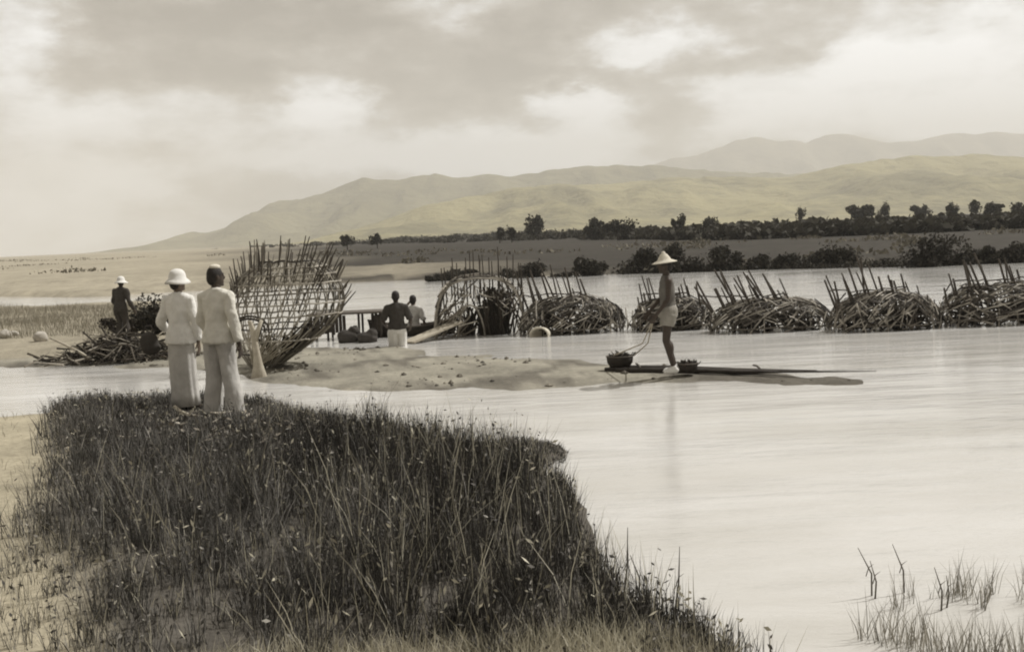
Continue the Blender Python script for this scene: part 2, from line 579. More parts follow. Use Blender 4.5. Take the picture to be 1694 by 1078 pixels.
def fnoise(x, y, s, seed=0.0):
    x = np.asarray(x, float); y = np.asarray(y, float)
    r = np.zeros(np.broadcast(x, y).shape)
    g = np.random.default_rng(int(seed * 10) + 3)
    for o in range(5):
        for k in range(3):
            a = g.uniform(0, 6.283); f = s * (1.9 ** o) * g.uniform(.8, 1.25); p = g.uniform(0, 6.283)
            r = r + np.sin((x * np.cos(a) + y * np.sin(a)) * f + p) * (0.58 ** o) / 3
    return r

def parts_of(x, y):
    wob = fnoise(x, y, 2.2, 1) * 0.16
    return (sdist(x, y, NEAR) + wob * .6, sdist(x, y, TONGUE) + wob * .5, sdist(x, y, BAR) + wob, sdist(x, y, LEFT) + wob,
            np.asarray(y) - np.interp(x, SH[:, 0], SH[:, 1]) + fnoise(x, y, .5, 2) * .8)

def H(x, y):
    x = np.asarray(x, float); y = np.asarray(y, float)
    sn, st, sb, sl, sf = parts_of(x, y)
    h = np.interp(sn, [-3, -.9, -.25, 0, 1, 4, 9], [-.6, -.35, .04, .20, .27, .33, .55])
    h = np.maximum(h, np.interp(st, [-1.5, -.2, 0, .3], [-.6, -.08, .02, .06]))
    h = np.maximum(h, np.interp(sb, [-4, -1, 0, .5, 1.5], [-.6, -.10, .005, .028, .055]))
    h = np.maximum(h, np.interp(sl, [-2, -.4, 0, 1, 4], [-.6, -.15, .03, .15, .22]))
    h = np.maximum(h, np.interp(sf, [-5, -.8, 0, .8, 4, 40, 160, 500, 4000], [-.6, -.25, .0, .30, .42, .60, .8, 1.1, 2.0]))
    h = h + fnoise(x, y, 3.0, 4) * 0.018 + np.where(sf > 8, fnoise(x, y, .05, 5) * .12, 0)
    return h

def gz(x, y):
    return float(H(np.array([x]), np.array([y]))[0])

def build_ground():
    c = np.array([0.0, -7.0])
    rr = np.concatenate([[0.5, 3.0], 4.5 * 1.0175 ** np.arange(0, 455)])
    rr = rr[rr < 11500]
    th = np.linspace(-62, 62, 520) * np.pi / 180
    RR, TH = np.meshgrid(rr, th, indexing='ij')
    X = c[0] + RR * np.sin(TH); Y = c[1] + RR * np.cos(TH)
    Z = H(X, Y)
    nr, nt = X.shape
    V = np.stack([X.ravel(), Y.ravel(), Z.ravel()], 1)
    i = np.arange(nr - 1)[:, None] * nt + np.arange(nt - 1)[None, :]
    Q = np.stack([i, i + 1, i + nt + 1, i + nt], -1).reshape(-1, 4)[:, ::-1]
    me = bpy.data.meshes.new('ground')
    me.vertices.add(len(V)); me.vertices.foreach_set('co', V.ravel())
    me.loops.add(Q.size); me.loops.foreach_set('vertex_index', Q.ravel())
    me.polygons.add(len(Q)); me.polygons.foreach_set('loop_start', np.arange(len(Q)) * 4)
    me.polygons.foreach_set('use_smooth', np.ones(len(Q), bool))
    me.update(calc_edges=True)
    sn, st, sb, sl, sf = parts_of(X, Y)
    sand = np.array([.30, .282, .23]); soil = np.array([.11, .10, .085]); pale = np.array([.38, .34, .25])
    mud = np.array([.10, .09, .075]); plain = np.array([.055, .05, .042]); dry = np.array([.36, .325, .25]); bed = np.array([.3, .27, .21])  # dry is also the haze-faded tone painted on the left plain
    C = np.broadcast_to(bed, (nr, nt, 3)).copy()
    def put(mask, col):
        m = np.clip(mask, 0, 1)[..., None]
        C[:] = C * (1 - m) + col * m
    put((sb + .5) / .4, sand)
    put(np.where(sb > -.3, np.clip(fnoise(X, Y, 1.8, 8) * 1.5 + fnoise(X, Y, 7, 18) * .8 - .1, 0, 1), 0) * .7, mud)
    put(np.where(sb > -.3, np.clip(1 - sb / .5 + fnoise(X, Y, 3, 19) * .5, 0, 1), 0) * .3, mud)
    put(np.where(sb > -.4, np.clip((X - TIP) / .8, 0, 1), 0) * .8, mud)  # bar coloured darker from the raft out to its tip
    put((sl + .4) / .3, dry * .9)
    put((st + .3) / .2, mud * 1.5)
    put((sn + .9) / .3, soil)
    # bare pale ground at the left of the near bank and underfoot
    bare = sdist(X, Y, BARE)
    put(np.where(sn > -.6, (bare + .25 + fnoise(X, Y, 2.5, 9) * .25) / .4, 0), pale)
    mixr = np.clip((X / Y + .29) / .16 + fnoise(X, Y, .03, 11) * .25, 0, 1)[..., None]  # plain paled towards the left: haze fade put into the ground colour
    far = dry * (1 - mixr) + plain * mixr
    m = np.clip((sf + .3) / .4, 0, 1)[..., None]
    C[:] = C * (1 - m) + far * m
    put(np.where((sf > -.6) & (sf < 1.0), .8 * np.clip((X + 12) / 8, 0, 1), 0), mud)  # shade under the far bank's front edge, painted into the ground colour
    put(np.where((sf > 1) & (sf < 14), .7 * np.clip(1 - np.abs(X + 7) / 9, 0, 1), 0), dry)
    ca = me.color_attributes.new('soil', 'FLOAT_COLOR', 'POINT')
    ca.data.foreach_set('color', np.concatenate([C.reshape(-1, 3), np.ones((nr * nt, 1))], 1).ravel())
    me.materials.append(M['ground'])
    o = bpy.data.objects.new('ground', me)
    COL.objects.link(o)
    tag(o, kind='structure')

BARE = np.vstack([poly([(-700, 640), (-100, 640), (95, 640), (125, 690), (112, 760), (98, 810), (85, 900), (90, 990), (110, 1080), (420, 1120), (600, 1130), (1000, 1130), (1220, 1130)], .28), [[3, -12], [-14, -12], [-14, 5]]])
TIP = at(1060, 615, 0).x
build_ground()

wm = MB()
wm.add([(-260, -14, 0), (260, -14, 0), (260, 150, 0), (-260, 150, 0)], [(0, 1, 2, 3)])
tag(wm.build('water', M['water']), kind='structure')

# ------------------------------------------------------------------ hills
def hills(name, D, prof, depth, mat, seed, nx=260, nv=34, rough=1.0):
    pts = [(ray(x, y).x / ray(x, y).y * D, CAMZ + ray(x, y).z / ray(x, y).y * D) for x, y in prof]
    px = np.array([p[0] for p in pts]); pz = np.array([p[1] for p in pts])
    X = np.linspace(px[0], px[-1], nx)
    ridge = np.interp(X, px, pz)
    ridge = ridge + np.array([mnoise.fractal(Vector((x * 55 / D, seed, 0)), .9, 2.0, 5) * 3.2 / F * D for x in X])
    V, Fc = [], []
    for j in range(nv):
        v = j / (nv - 1)
        for i in range(nx):
            x = X[i]
            y = D - depth * .62 + depth * v
            s = v / .62 if v < .62 else max(0, 1 - (v - .62) / .38)
            s = max(0.0, s)
            q = mnoise.fractal(Vector((x * 3.2 / depth + seed, y * 3.2 / depth, seed)), 1.0, 2.0, 6)
            r2 = 1 - abs(mnoise.fractal(Vector((x * 5.5 / depth + seed * 2, y * 1.6 / depth, 3 + seed)), 1.0, 2.0, 4)) * 1.3
            base = s ** 1.15
            amp = 4 * base * (1 - base)
            z = ridge[i] * (base + amp * (.2 * q + .36 * (r2 - .75)) * rough) + ridge[i] * .035 * q * base
            V.append((x, y, max(z, -2) + 1.0))
    for j in range(nv - 1):
        for i in range(nx - 1):
            a = j * nx + i
            Fc.append((a, a + 1, a + nx + 1, a + nx))
    o = link_mesh(name, V, Fc, mat, None, True)
    tag(o, kind='structure')

M['hill_a'] = hill_material('hill_grass', (.33, .295, .16), (.20, .18, .10))
M['hill_b'] = hill_material('hill_scrub', (.22, .20, .115), (.15, .135, .075))
M['hill_c'] = hill_material('hill_far', (.24, .215, .15), (.17, .15, .10))
hills('near_hills', 2300, [(560, 398), (620, 368), (700, 341), (790, 322), (900, 308), (1000, 302), (1100, 294), (1200, 288), (1300, 291), (1400, 271), (1500, 254), (1600, 254), (1694, 262), (1850, 258), (2050, 285), (2300, 320)], 1300, M['hill_a'], 1.3)
hills('middle_hills', 3600, [(290, 411), (340, 392), (400, 365), (460, 334), (500, 328), (540, 315), (600, 289), (660, 293), (720, 283), (760, 291), (800, 287), (850, 293), (940, 280), (1000, 275), (1080, 271), (1200, 280), (1300, 287), (1500, 280), (1700, 280)], 1700, M['hill_b'], 4.1)
hills('far_mountains', 6800, [(880, 300), (1000, 285), (1080, 268), (1150, 250), (1200, 232), (1250, 219), (1300, 229), (1330, 231), (1370, 211), (1420, 223), (1470, 235), (1520, 236), (1580, 220), (1650, 214), (1760, 225), (1900, 250), (2100, 240), (2300, 280)], 2600, M['hill_c'], 7.7)

# ------------------------------------------------------------------ vegetation builders
def crown_points(n, cx, cy, z0, rx, ry, h, lumps=7, flat=0.0):
    """points in a lumpy crown volume standing on z0"""
    pts = []
    L = []
    for k in range(lumps):
        a = rng.uniform(0, 6.283); q = rng.uniform(0, .85)
        L.append((cx + rx * q * math.cos(a), cy + ry * q * math.sin(a), z0 + h * rng.uniform(.22, .84 - .25 * q), rng.uniform(.24, .5)))
    per = n // lumps
    for (lx, ly, lz, s) in L:
        s *= rng.uniform(.6, 1.1)
        d = rng.normal(0, 1, (per, 3)); d /= np.linalg.norm(d, axis=1)[:, None]
        rad = rng.uniform(.2, 1.0, per) ** .5 * np.where(rng.random(per) < .12, 1.35, 1)
        p = d * rad[:, None] * np.array([rx * s * 1.2, ry * s * 1.2, h * s * .75]) + np.array([lx, ly, lz])
        pts.append(p)
    P = np.vstack(pts)
    P[:, 2] = np.maximum(P[:, 2], z0 + .02)
    return P

def bush(name, label, x, y, w, h, mat, group, n=1400, leaf=.13, cat='bush', lumps=9, upright=0.0, dep=None):
    z = gz(x, y) - .03
    root = empty(name, (x, y, z))
    tag(root, label, cat, group)
    P = crown_points(n, 0, 0, 0, w / 2, (dep or w * .6) / 2, h, lumps)
    leaf_mesh('crown', P, leaf, mat, root, upright=upright)
    mb = MB()
    for k in range(6):
        a = rng.uniform(0, 6.283)
        mb.tube([(0, 0, -.05), (w * .12 * math.cos(a), w * .08 * math.sin(a), h * .3), (w * .3 * math.cos(a), w * .2 * math.sin(a), h * .65)], (.03 * h + .01, .008), 5)
    mb.build('stems', M['bark'], root)
    return root

def tree(label, x, y, w, h, group, n=700, leaf=.45, lumps=8, mat=None, trunk_frac=.3, name='tree'):
    z = gz(x, y) - .05
    root = empty(name, (x, y, z))
    tag(root, label, 'tree', group)
    P = crown_points(n, 0, 0, h * trunk_frac * .7, w / 2, w / 2, h * (1 - trunk_frac * .7), lumps)
    leaf_mesh('crown', P, leaf, mat or M['leaf_far'], root, aspect=.7)
    mb = MB()
    lean = rng.uniform(-.06, .06)
    mb.tube([(0, 0, -.1), (lean * h * .3, 0, h * .3), (lean * h, 0, h * .7)], (.035 * h, .03 * h, .01 * h), 7)
    for k in range(6):
        a = rng.uniform(0, 6.283); q = rng.uniform(.25, .5)
        s = Vector((lean * h * q, 0, h * q))
        e = Vector((w * .35 * math.cos(a), w * .35 * math.sin(a), h * rng.uniform(.55, .85)))
        mb.tube([s, (s + e) / 2 + Vector((0, 0, .03 * h)), e], (.016 * h, .005 * h), 5)
    mb.build('trunk', M['bark'], root)
    return root

# dark shrubs along the far water's edge: pixel x range, top, foot
FARBUSH = [
    (700, 746, 438, 464, 'low dark shrub alone at the left end of the far shoreline'),
    (752, 800, 446, 460, 'low dark shrub just behind the arched cage on the far shore'),
    (835, 905, 428, 458, 'rounded dark bush on the far shore above the low cage left of the hatted person'),
    (905, 950, 440, 457, 'low dark scrub between two taller bushes on the far shore'),
    (948, 1012, 420, 455, 'spiky-topped dark bush on the far shore, first left of the conical hat'),
    (1045, 1110, 410, 450, 'dense dark bush on the far shore directly behind the conical hat'),
    (1100, 1165, 403, 449, 'tallest bush of the dense thicket on the far shore right of the conical hat'),
    (1160, 1225, 404, 447, 'dark bush at the right end of the dense thicket on the far shore'),
    (1228, 1290, 416, 444, 'low grey bush in a dip of the far shoreline thickets'),
    (1285, 1345, 408, 443, 'mid-height dark bush on the far shore above the widest stake row'),
    (1340, 1420, 408, 441, 'broad dark bush on the far shore left of a low gap in the scrub'),
    (1425, 1512, 420, 440, 'long low bluish dark scrub on the far shore'),
    (1510, 1612, 384, 439, 'largest and tallest dark bush on the far shore'),
    (1600, 1655, 398, 435, 'dark bush just right of the tallest bush on the far shore'),
    (1650, 1730, 396, 433, 'dark bush at the right edge of the picture on the far shore'),
]
for (x0, x1, yt, yb, lab) in FARBUSH:
    p = at((x0 + x1) / 2, yb, 0.05)
    d = p.y
    w = (x1 - x0) / F * d * 1.15
    h = (yb - yt) / F * d * 1.35
    bush('shore_bush', lab, p.x, p.y + .5, w, h, M['leaf_dark'], 'dark shrubs along the far shore', n=int(2300 * max(1, w / 2)), leaf=.16, lumps=max(8, int(w * 5)), dep=max(1.0, w * .5))

# the belt of scrub and low wood on the plain
def belt():
    pts = []
    ks = [(320, 411, 3), (430, 407, 6), (560, 404, 8), (700, 399, 10), (850, 395, 12), (960, 392, 12), (1100, 391, 15), (1200, 389, 20), (1300, 386, 20), (1450, 380, 20), (1600, 374, 18), (1720, 368, 16)]
    kx = [k[0] for k in ks]
    for i in range(760):
        px = rng.uniform(320, 1760)
        yb = np.interp(px, kx, [k[1] for k in ks]) + rng.uniform(-4, 3)
        hp = np.interp(px, kx, [k[2] for k in ks]) * rng.uniform(.45, 1.1)
        p = at(px, yb, 0.9)
        if p.y < 60 or p.y > 700: continue
        y = p.y; h = hp / F * y; w = h * rng.uniform(2.5, 5.5)
        pts.append(crown_points(110, p.x, y, .4, w / 2, w / 2, h + .5, 6))
    P = np.vstack(pts)
    o = leaf_mesh('scrub_belt', P, .75, M['leaf_far'], aspect=.8)
    tag(o, 'dark belt of low scrub and hedges across the far plain', 'scrub', kind='stuff')
belt()

TREES = [(818, 836, 377, 397, 'tiny tree on the plain, left of a pair left of the squarish tree'), (836, 858, 374, 396, 'small round tree just left of the tall squarish tree'),
         (874, 908, 353, 393, 'tall squarish dark tree standing alone above the plain'),
         (965, 1002, 363, 391, 'left half of the low flat grove right of the squarish tree'), (1002, 1042, 360, 391, 'right half of the low flat grove right of the squarish tree'),
         (1112, 1132, 355, 386, 'small upright tree above the scrub, above the conical hat'), (1165, 1192, 362, 384, 'low rounded tree in the scrub belt right of the upright small tree'),
         (1316, 1334, 344, 372, 'slender tree above the scrub, between the low rounded tree and the umbrella tree'), (1405, 1450, 338, 368, 'wide umbrella-shaped tree on the right skyline'),
         (1456, 1476, 337, 366, 'slim tree just right of the umbrella-shaped tree'), (1508, 1536, 338, 362, 'small round-topped tree right of the slim tree'), (1566, 1584, 337, 362, 'small tree in the middle of the right skyline row'),
         (1604, 1622, 328, 360, 'tallest slender tree on the right skyline'), (1630, 1662, 336, 360, 'bushy tree right of the tallest slender skyline tree'), (1670, 1710, 338, 360, 'bushy tree cut by the right edge on the skyline'),
         (566, 584, 388, 408, 'tiny tree at the left end of the scrub belt'), (615, 634, 387, 406, 'tiny tree second from the left end of the scrub belt'), (1215, 1240, 362, 382, 'low dark tree in the scrub left of the slender tree')]
for (x0, x1, yt, yb, lab) in TREES:
    p = at((x0 + x1) / 2, yb + 4, 0.9)
    d = min(max(p.y, 120), 380)
    r = ray((x0 + x1) / 2, yb + 4)
    x = r.x / r.y * d
    w = (x1 - x0) / F * d * 1.2
    zt = CAMZ + ray((x0 + x1) / 2, yt).z / ray((x0 + x1) / 2, yt).y * d
    h = (zt - gz(x, d)) * 1.1
    sq = 'squarish' in lab and 'right of' not in lab and 'left of' not in lab
    tree(lab, x, d, w, h, 'trees on the far plain', n=1100, leaf=max(.3, w * .1), lumps=14 if sq else 9, trunk_frac=.12 if sq or 'grove' in lab else .35)

# dark bush and tan grass on the left bank
p = at(222, 560, .2)
bush('bank_bush', 'dark spreading bush behind the brush pile on the left bank', p.x, p.y + 1.8, 1.9, 1.05, M['leaf_dark'], None, n=3200, leaf=.09, lumps=16)
p = at(160, 565, .2)
bush('bank_bush', 'brownish low bush at the left end of the brush pile', p.x, p.y + 1.6, 1.2, .6, M['brush_dark'], None, n=1500, leaf=.08, lumps=9)

def scatter(n, region, keep=None):
    lo, hi = region.min(0), region.max(0)
    x = rng.uniform(lo[0], hi[0], n); y = rng.uniform(lo[1], hi[1], n)
    s = sdist(x, y, region)
    k = s > 0
    if keep is not None:
        k &= keep(x, y)
    return x[k], y[k]

LG = poly([(-350, 518), (60, 513), (190, 507), (270, 508), (285, 540), (200, 560), (90, 560), (-50, 568), (-400, 575)], .15)
x, y = scatter(52000, LG)
hh = (.22 + .12 * fnoise(x, y, 1.3, 21)) * rng.uniform(.6, 1.2, len(x))
o = blades('tan_grass', np.stack([x, y, H(x, y) - .02], 1), np.maximum(hh, .08), np.full(len(x), .014), .25, M['grass_tan'])
tag(o, 'pale tan grass covering the left river bank', 'grass', kind='stuff')

# far plain grass tufts so the plain is not a bare sheet
FP = poly([(-300, 480), (600, 462), (1045, 448), (1694, 425), (2000, 410), (2000, 375), (1500, 392), (900, 415), (300, 425), (-300, 445)], .4)
x, y = scatter(1500, FP)
pl = []
for a, b in zip(x, y):
    if a / b < -.17 and rng.random() < .88: continue
    w = rng.uniform(.5, 2.6) * (1 + b / 150)
    q = rng.uniform(-1, 1, (55, 3)) * np.array([w, w * .5, .5])
    q[:, 2] = np.abs(q[:, 2]) * np.exp(-(q[:, 0] / w) ** 2) * rng.uniform(.4, 1.1)
    pl.append(q + np.array([a, b, gz(a, b)]))
P = np.vstack(pl)
o = leaf_mesh('plain_tussocks', P, .34, M['leaf_plain'], aspect=.5, upright=1.0)
tag(o, 'rough tussocky grass over the far plain', 'grass', kind='stuff')

# ragged low growth along the far water's edge
pl = []
for i in range(420):
    px = rng.uniform(1040, 1790) if i < 330 else rng.uniform(745, 960)
    p = at(px, np.interp(px, [745, 960, 1040, 1250, 1500, 1694, 1800], [459, 455, 450, 443, 438, 431, 427]), .1)
    h = rng.uniform(.25, .8) if px > 1040 else rng.uniform(.15, .4)
    q = rng.normal(0, 1, (90, 3)) * np.array([.5, .3, .0])
    q[:, 2] = rng.uniform(0, 1, 90) ** .8 * h * np.exp(-(q[:, 0] / .8) ** 2)
    pl.append(q + np.array([p.x, p.y + rng.uniform(.2, 1.6), gz(p.x, p.y + .8)]))
o = leaf_mesh('shore_scrub', np.vstack(pl), .17, M['leaf_dark'], aspect=.45, upright=1.2)
tag(o, 'ragged dark low scrub along the edge of the far shore', 'scrub', kind='stuff')

# ------------------------------------------------------------------ near bank vegetation
def not_bare(x, y):
    return (sdist(x, y, BARE) + fnoise(x, y, 3.0, 41) * .22 + rng.uniform(-.3, .3, len(x))) < 0.08
NB = NEAR
def near_grass():
    x, y = scatter(150000, NBX, lambda a, b: (b > 4.75) & (b < 17) & (a > -9))
    f1 = rng.uniform(.35, .8, len(x))
    cx, cy = scatter(20000, NBX, lambda a, b: (b > 4.75) & (b < 17) & (a > -9))
    nb = 40
    f2 = np.repeat(rng.uniform(.5, 1.6, len(cx)) ** 1.2, nb)
    sp = np.repeat(rng.uniform(.02, .07, len(cx)), nb)
    x = np.concatenate([x, np.repeat(cx, nb) + rng.normal(0, 1, len(cx) * nb) * sp])
    y = np.concatenate([y, np.repeat(cy, nb) + rng.normal(0, 1, len(cx) * nb) * sp])
    ff = np.concatenate([f1, f2])
    k = not_bare(x, y) & (sdist(x, y, NB) > -.26 - .06 * (x < -.6) + .08 * fnoise(x, y, 4, 40)) & ~((sdist(x, y, TONGUE) > -.2) & (sdist(x, y, NB) < .02))
    x, y, ff = x[k], y[k], ff[k]
    s = sdist(x, y, NB)
    edge = np.clip(1 - s / 2.0, 0, 1)
    right = np.clip((x + 2.2) / 1.6, 0, 1)
    base = .225 + .085 * fnoise(x, y, 1.6, 42) + .15 * right * edge * np.clip((12 - y) / 3, 0, 1)
    base *= np.clip(.75 + s * .8, .5, 1) * np.interp(y, [4.7, 5.6, 7.5, 11, 14], [.7, 1.05, 1.25, 1.1, .85])
    trod = np.exp(-(((x - TR.x) / 1.1) ** 2 + ((y - TR.y) / .8) ** 2))
    base *= 1 - .45 * trod
    hgt = np.maximum(base, .05) * ff * rng.uniform(.55, 1.15, len(x)) * .92
    wid = rng.uniform(.004, .0085, len(x)) * np.clip(y / 9, .7, 1.4)
    P0 = np.stack([x, y, H(x, y) - .02], 1)
    sedge = rng.random(len(x)) < np.clip((x + 2.4 + fnoise(x, y, 1.0, 46) * .9) / 1.2, .08, .88)
    o = blades('bank_sedge', P0[sedge], hgt[sedge], wid[sedge], .17, M['sedge'], bend=.25)
    tag(o, 'blackish sedge standing thick on the right side of the near bank', 'sedge', kind='stuff')
    o = blades('bank_grass', P0[~sedge], hgt[~sedge], wid[~sedge], .22, M['grass_dark'], bend=.32)
    tag(o, 'dark weedy grass covering the near bank', 'grass', kind='stuff')
    # broad weed leaves among the grass
    k = rng.random(len(x)) < .2
    P = np.stack([x[k], y[k], H(x[k], y[k]) + hgt[k] * rng.uniform(.3, 1.0, k.sum())], 1)
    o = leaf_mesh('bank_weeds', P, .036, M['weed'], aspect=.42)
    tag(o, 'small broad-leaved weeds mixed in the dark bank grass', 'weeds', kind='stuff')
    k = (rng.random(len(x)) < .03) & (fnoise(x, y, 1.2, 45) > -.3)
    P = np.stack([x[k], y[k], H(x[k], y[k]) + hgt[k] * rng.uniform(.6, 1.1, k.sum())], 1)
    o = leaf_mesh('seed_heads', P, .045, M['grass_dry'], aspect=.32, upright=1.0)
    tag(o, 'pale seed heads dotted over the dark bank grass', 'seed heads', kind='stuff')
    # pale seeding stems standing through the darker growth
    k = (rng.random(len(x)) < .05) & (fnoise(x, y, .9, 44) + (y < 9) * .5 > 0)
    P = np.stack([x[k], y[k], H(x[k], y[k])], 1)
    h2 = np.maximum(hgt[k] * 1.35, .12)
    o = blades('seeding_stems', P, h2, np.full(k.sum(), .006), .25, M['grass_dry'], bend=.3)
    tag(o, 'pale dry stems standing through the dark bank grass', 'grass', kind='stuff')
NBX = NB + 0.0
_c = NB.mean(0)
NBX = NB + (NB - _c) / np.linalg.norm(NB - _c, axis=1)[:, None] * .45
M['sedge'] = make_mat('sedge', (.05, .046, .04), scale=5.0, rough=.7, island=.8, trans=.2,
                      stops=[(0, (.014, .013, .011)), (.55, (.038, .035, .03)), (.88, (.085, .08, .07)), (1, (.32, .30, .26))])
M['weed'] = make_mat('weed', (.12, .11, .095), scale=1.1, rough=.7, island=.6, trans=.25,
                     stops=[(0, (.035, .032, .028)), (.5, (.09, .083, .073)), (.8, (.2, .187, .165)), (1, (.6, .57, .5))])
TR = at(345, 690, .28)
near_grass()

DRY = np.vstack([poly([(330, 1110), (480, 1085), (700, 1080), (850, 1062), (960, 1030), (1100, 1040), (1210, 1065), (1260, 1150), (300, 1150)], .3)])
x, y = scatter(9000, DRY)
o = blades('dry_grass', np.stack([x, y, H(x, y) - .02], 1), rng.uniform(.07, .24, len(x)), rng.uniform(.004, .008, len(x)), .4, M['grass_dry'], bend=.5)
tag(o, 'dry straw-coloured grass along the foot of the near bank', 'grass', kind='stuff')
x, y = scatter(26000, BARE, lambda a, b: (b > 3.5) & (b < 14) & (a > -8) & (sdist(a, b, NB) > 0) & (fnoise(a, b, 2.0, 47) > -.1))
o = blades('sparse_grass', np.stack([x, y, H(x, y) - .01], 1), rng.uniform(.04, .16, len(x)), rng.uniform(.004, .008, len(x)), .5, M['grass_tan'], bend=.5)
tag(o, 'thin pale grass on the bare ground left of the dark bank', 'grass', kind='stuff')
# tongue of muddy weeds
x, y = scatter(3200, TONGUE)
o = blades('tongue_weeds', np.stack([x, y, H(x, y) - .01], 1), rng.uniform(.02, .09, len(x)), rng.uniform(.006, .014, len(x)), .6, M['grass_dark'])
tag(o, 'matted dark weeds on the small mud spit beside the bank', 'weeds', kind='stuff')
# reeds standing in the shallows at the lower right
RE = poly([(1400, 1010), (1500, 985), (1600, 975), (1720, 985), (1800, 1150), (1560, 1100), (1420, 1060)], 0)
x, y = scatter(3600, RE, lambda a, b: fnoise(a, b, 4.0, 51) > -.05)
o = blades('shallow_reeds', np.stack([x, y, np.full(len(x), -.03)], 1), rng.uniform(.06, .34, len(x)), rng.uniform(.003, .007, len(x)), .2, M['reed'])
tag(o, 'thin pale reeds growing in the shallows at lower right', 'reeds', kind='stuff')

def stalk(label, foot, tip, z0, bendx=.02, group='tall stalks over the water', leaves=1, mat='reed_dark'):
    p = at(*foot, z0)
    s = p.y / F
    hx, hz = (tip[0] - foot[0]) * s, (foot[1] - tip[1]) * s
    hx -= hz * math.tan(R(ROLL)) * -1
    root = empty('reed_stalk', p)
    tag(root, label, 'reed', group)
    mb = MB()
    mb.tube([(0, 0, -.06), (hx * .4 + bendx, 0, hz * .5), (hx, .02, hz)], (.0065, .005, .0018), 5)
    so = mb.build('stem', M[mat], root)
    for k in range(leaves):
        q = .45 + .3 * k
        lb = MB()
        o_ = Vector((hx * q, 0, hz * q)); sg = 1 if k % 2 == 0 else -1
        lb.tube([o_, o_ + Vector((sg * .02, .01, .05)), o_ + Vector((sg * .05, .01, .07))], (.003, .003, .0008), 4)
        lb.build('leaf', M[mat], so)
stalk('tall thin stalk on the bank edge, leftmost of three', (985, 965), (983, 868), .1)
stalk('tallest thin stalk on the bank edge, middle of three', (1028, 1000), (1038, 868), .1)
stalk('tall thin stalk on the bank edge, rightmost of three', (1112, 1022), (1124, 900), .05)
stalk('short bent stalk between the tallest stalk and the rightmost stalk', (1058, 990), (1042, 915), .1, leaves=0)
stalk('crooked stalk in the shallows, left of the reeds', (1442, 990), (1418, 902), -.02, .03)
stalk('upright short stalk beside the crooked stalk in the shallows', (1446, 995), (1439, 925), -.02)
stalk('tall slanting stalk in the shallows left of the reed bed', (1496, 985), (1475, 896), -.02)
stalk('tallest stalk within the lower right reed bed', (1556, 1015), (1545, 935), -.02, mat='reed_dark')
stalk('forked stalk within the reed bed right of the tallest', (1562, 1010), (1566, 950), -.02, mat='reed_dark')
# dark tuft standing up from the bank edge
p = at(690, 742, .25)
bush('grass_tuft', 'dark knob-like tuft rising above the grass at the bank edge', p.x, p.y, .26, .27, M['leaf_dark'], None, n=420, leaf=.05, cat='tuft', lumps=6)

# ------------------------------------------------------------------ bamboo cages
def arc(a, b, sag, n=4):
    a, b = Vector(a), Vector(b)
    return [a.lerp(b, i / n) + Vector((0, 0, sag * 4 * (i / n) * (1 - i / n))) for i in range(n + 1)]

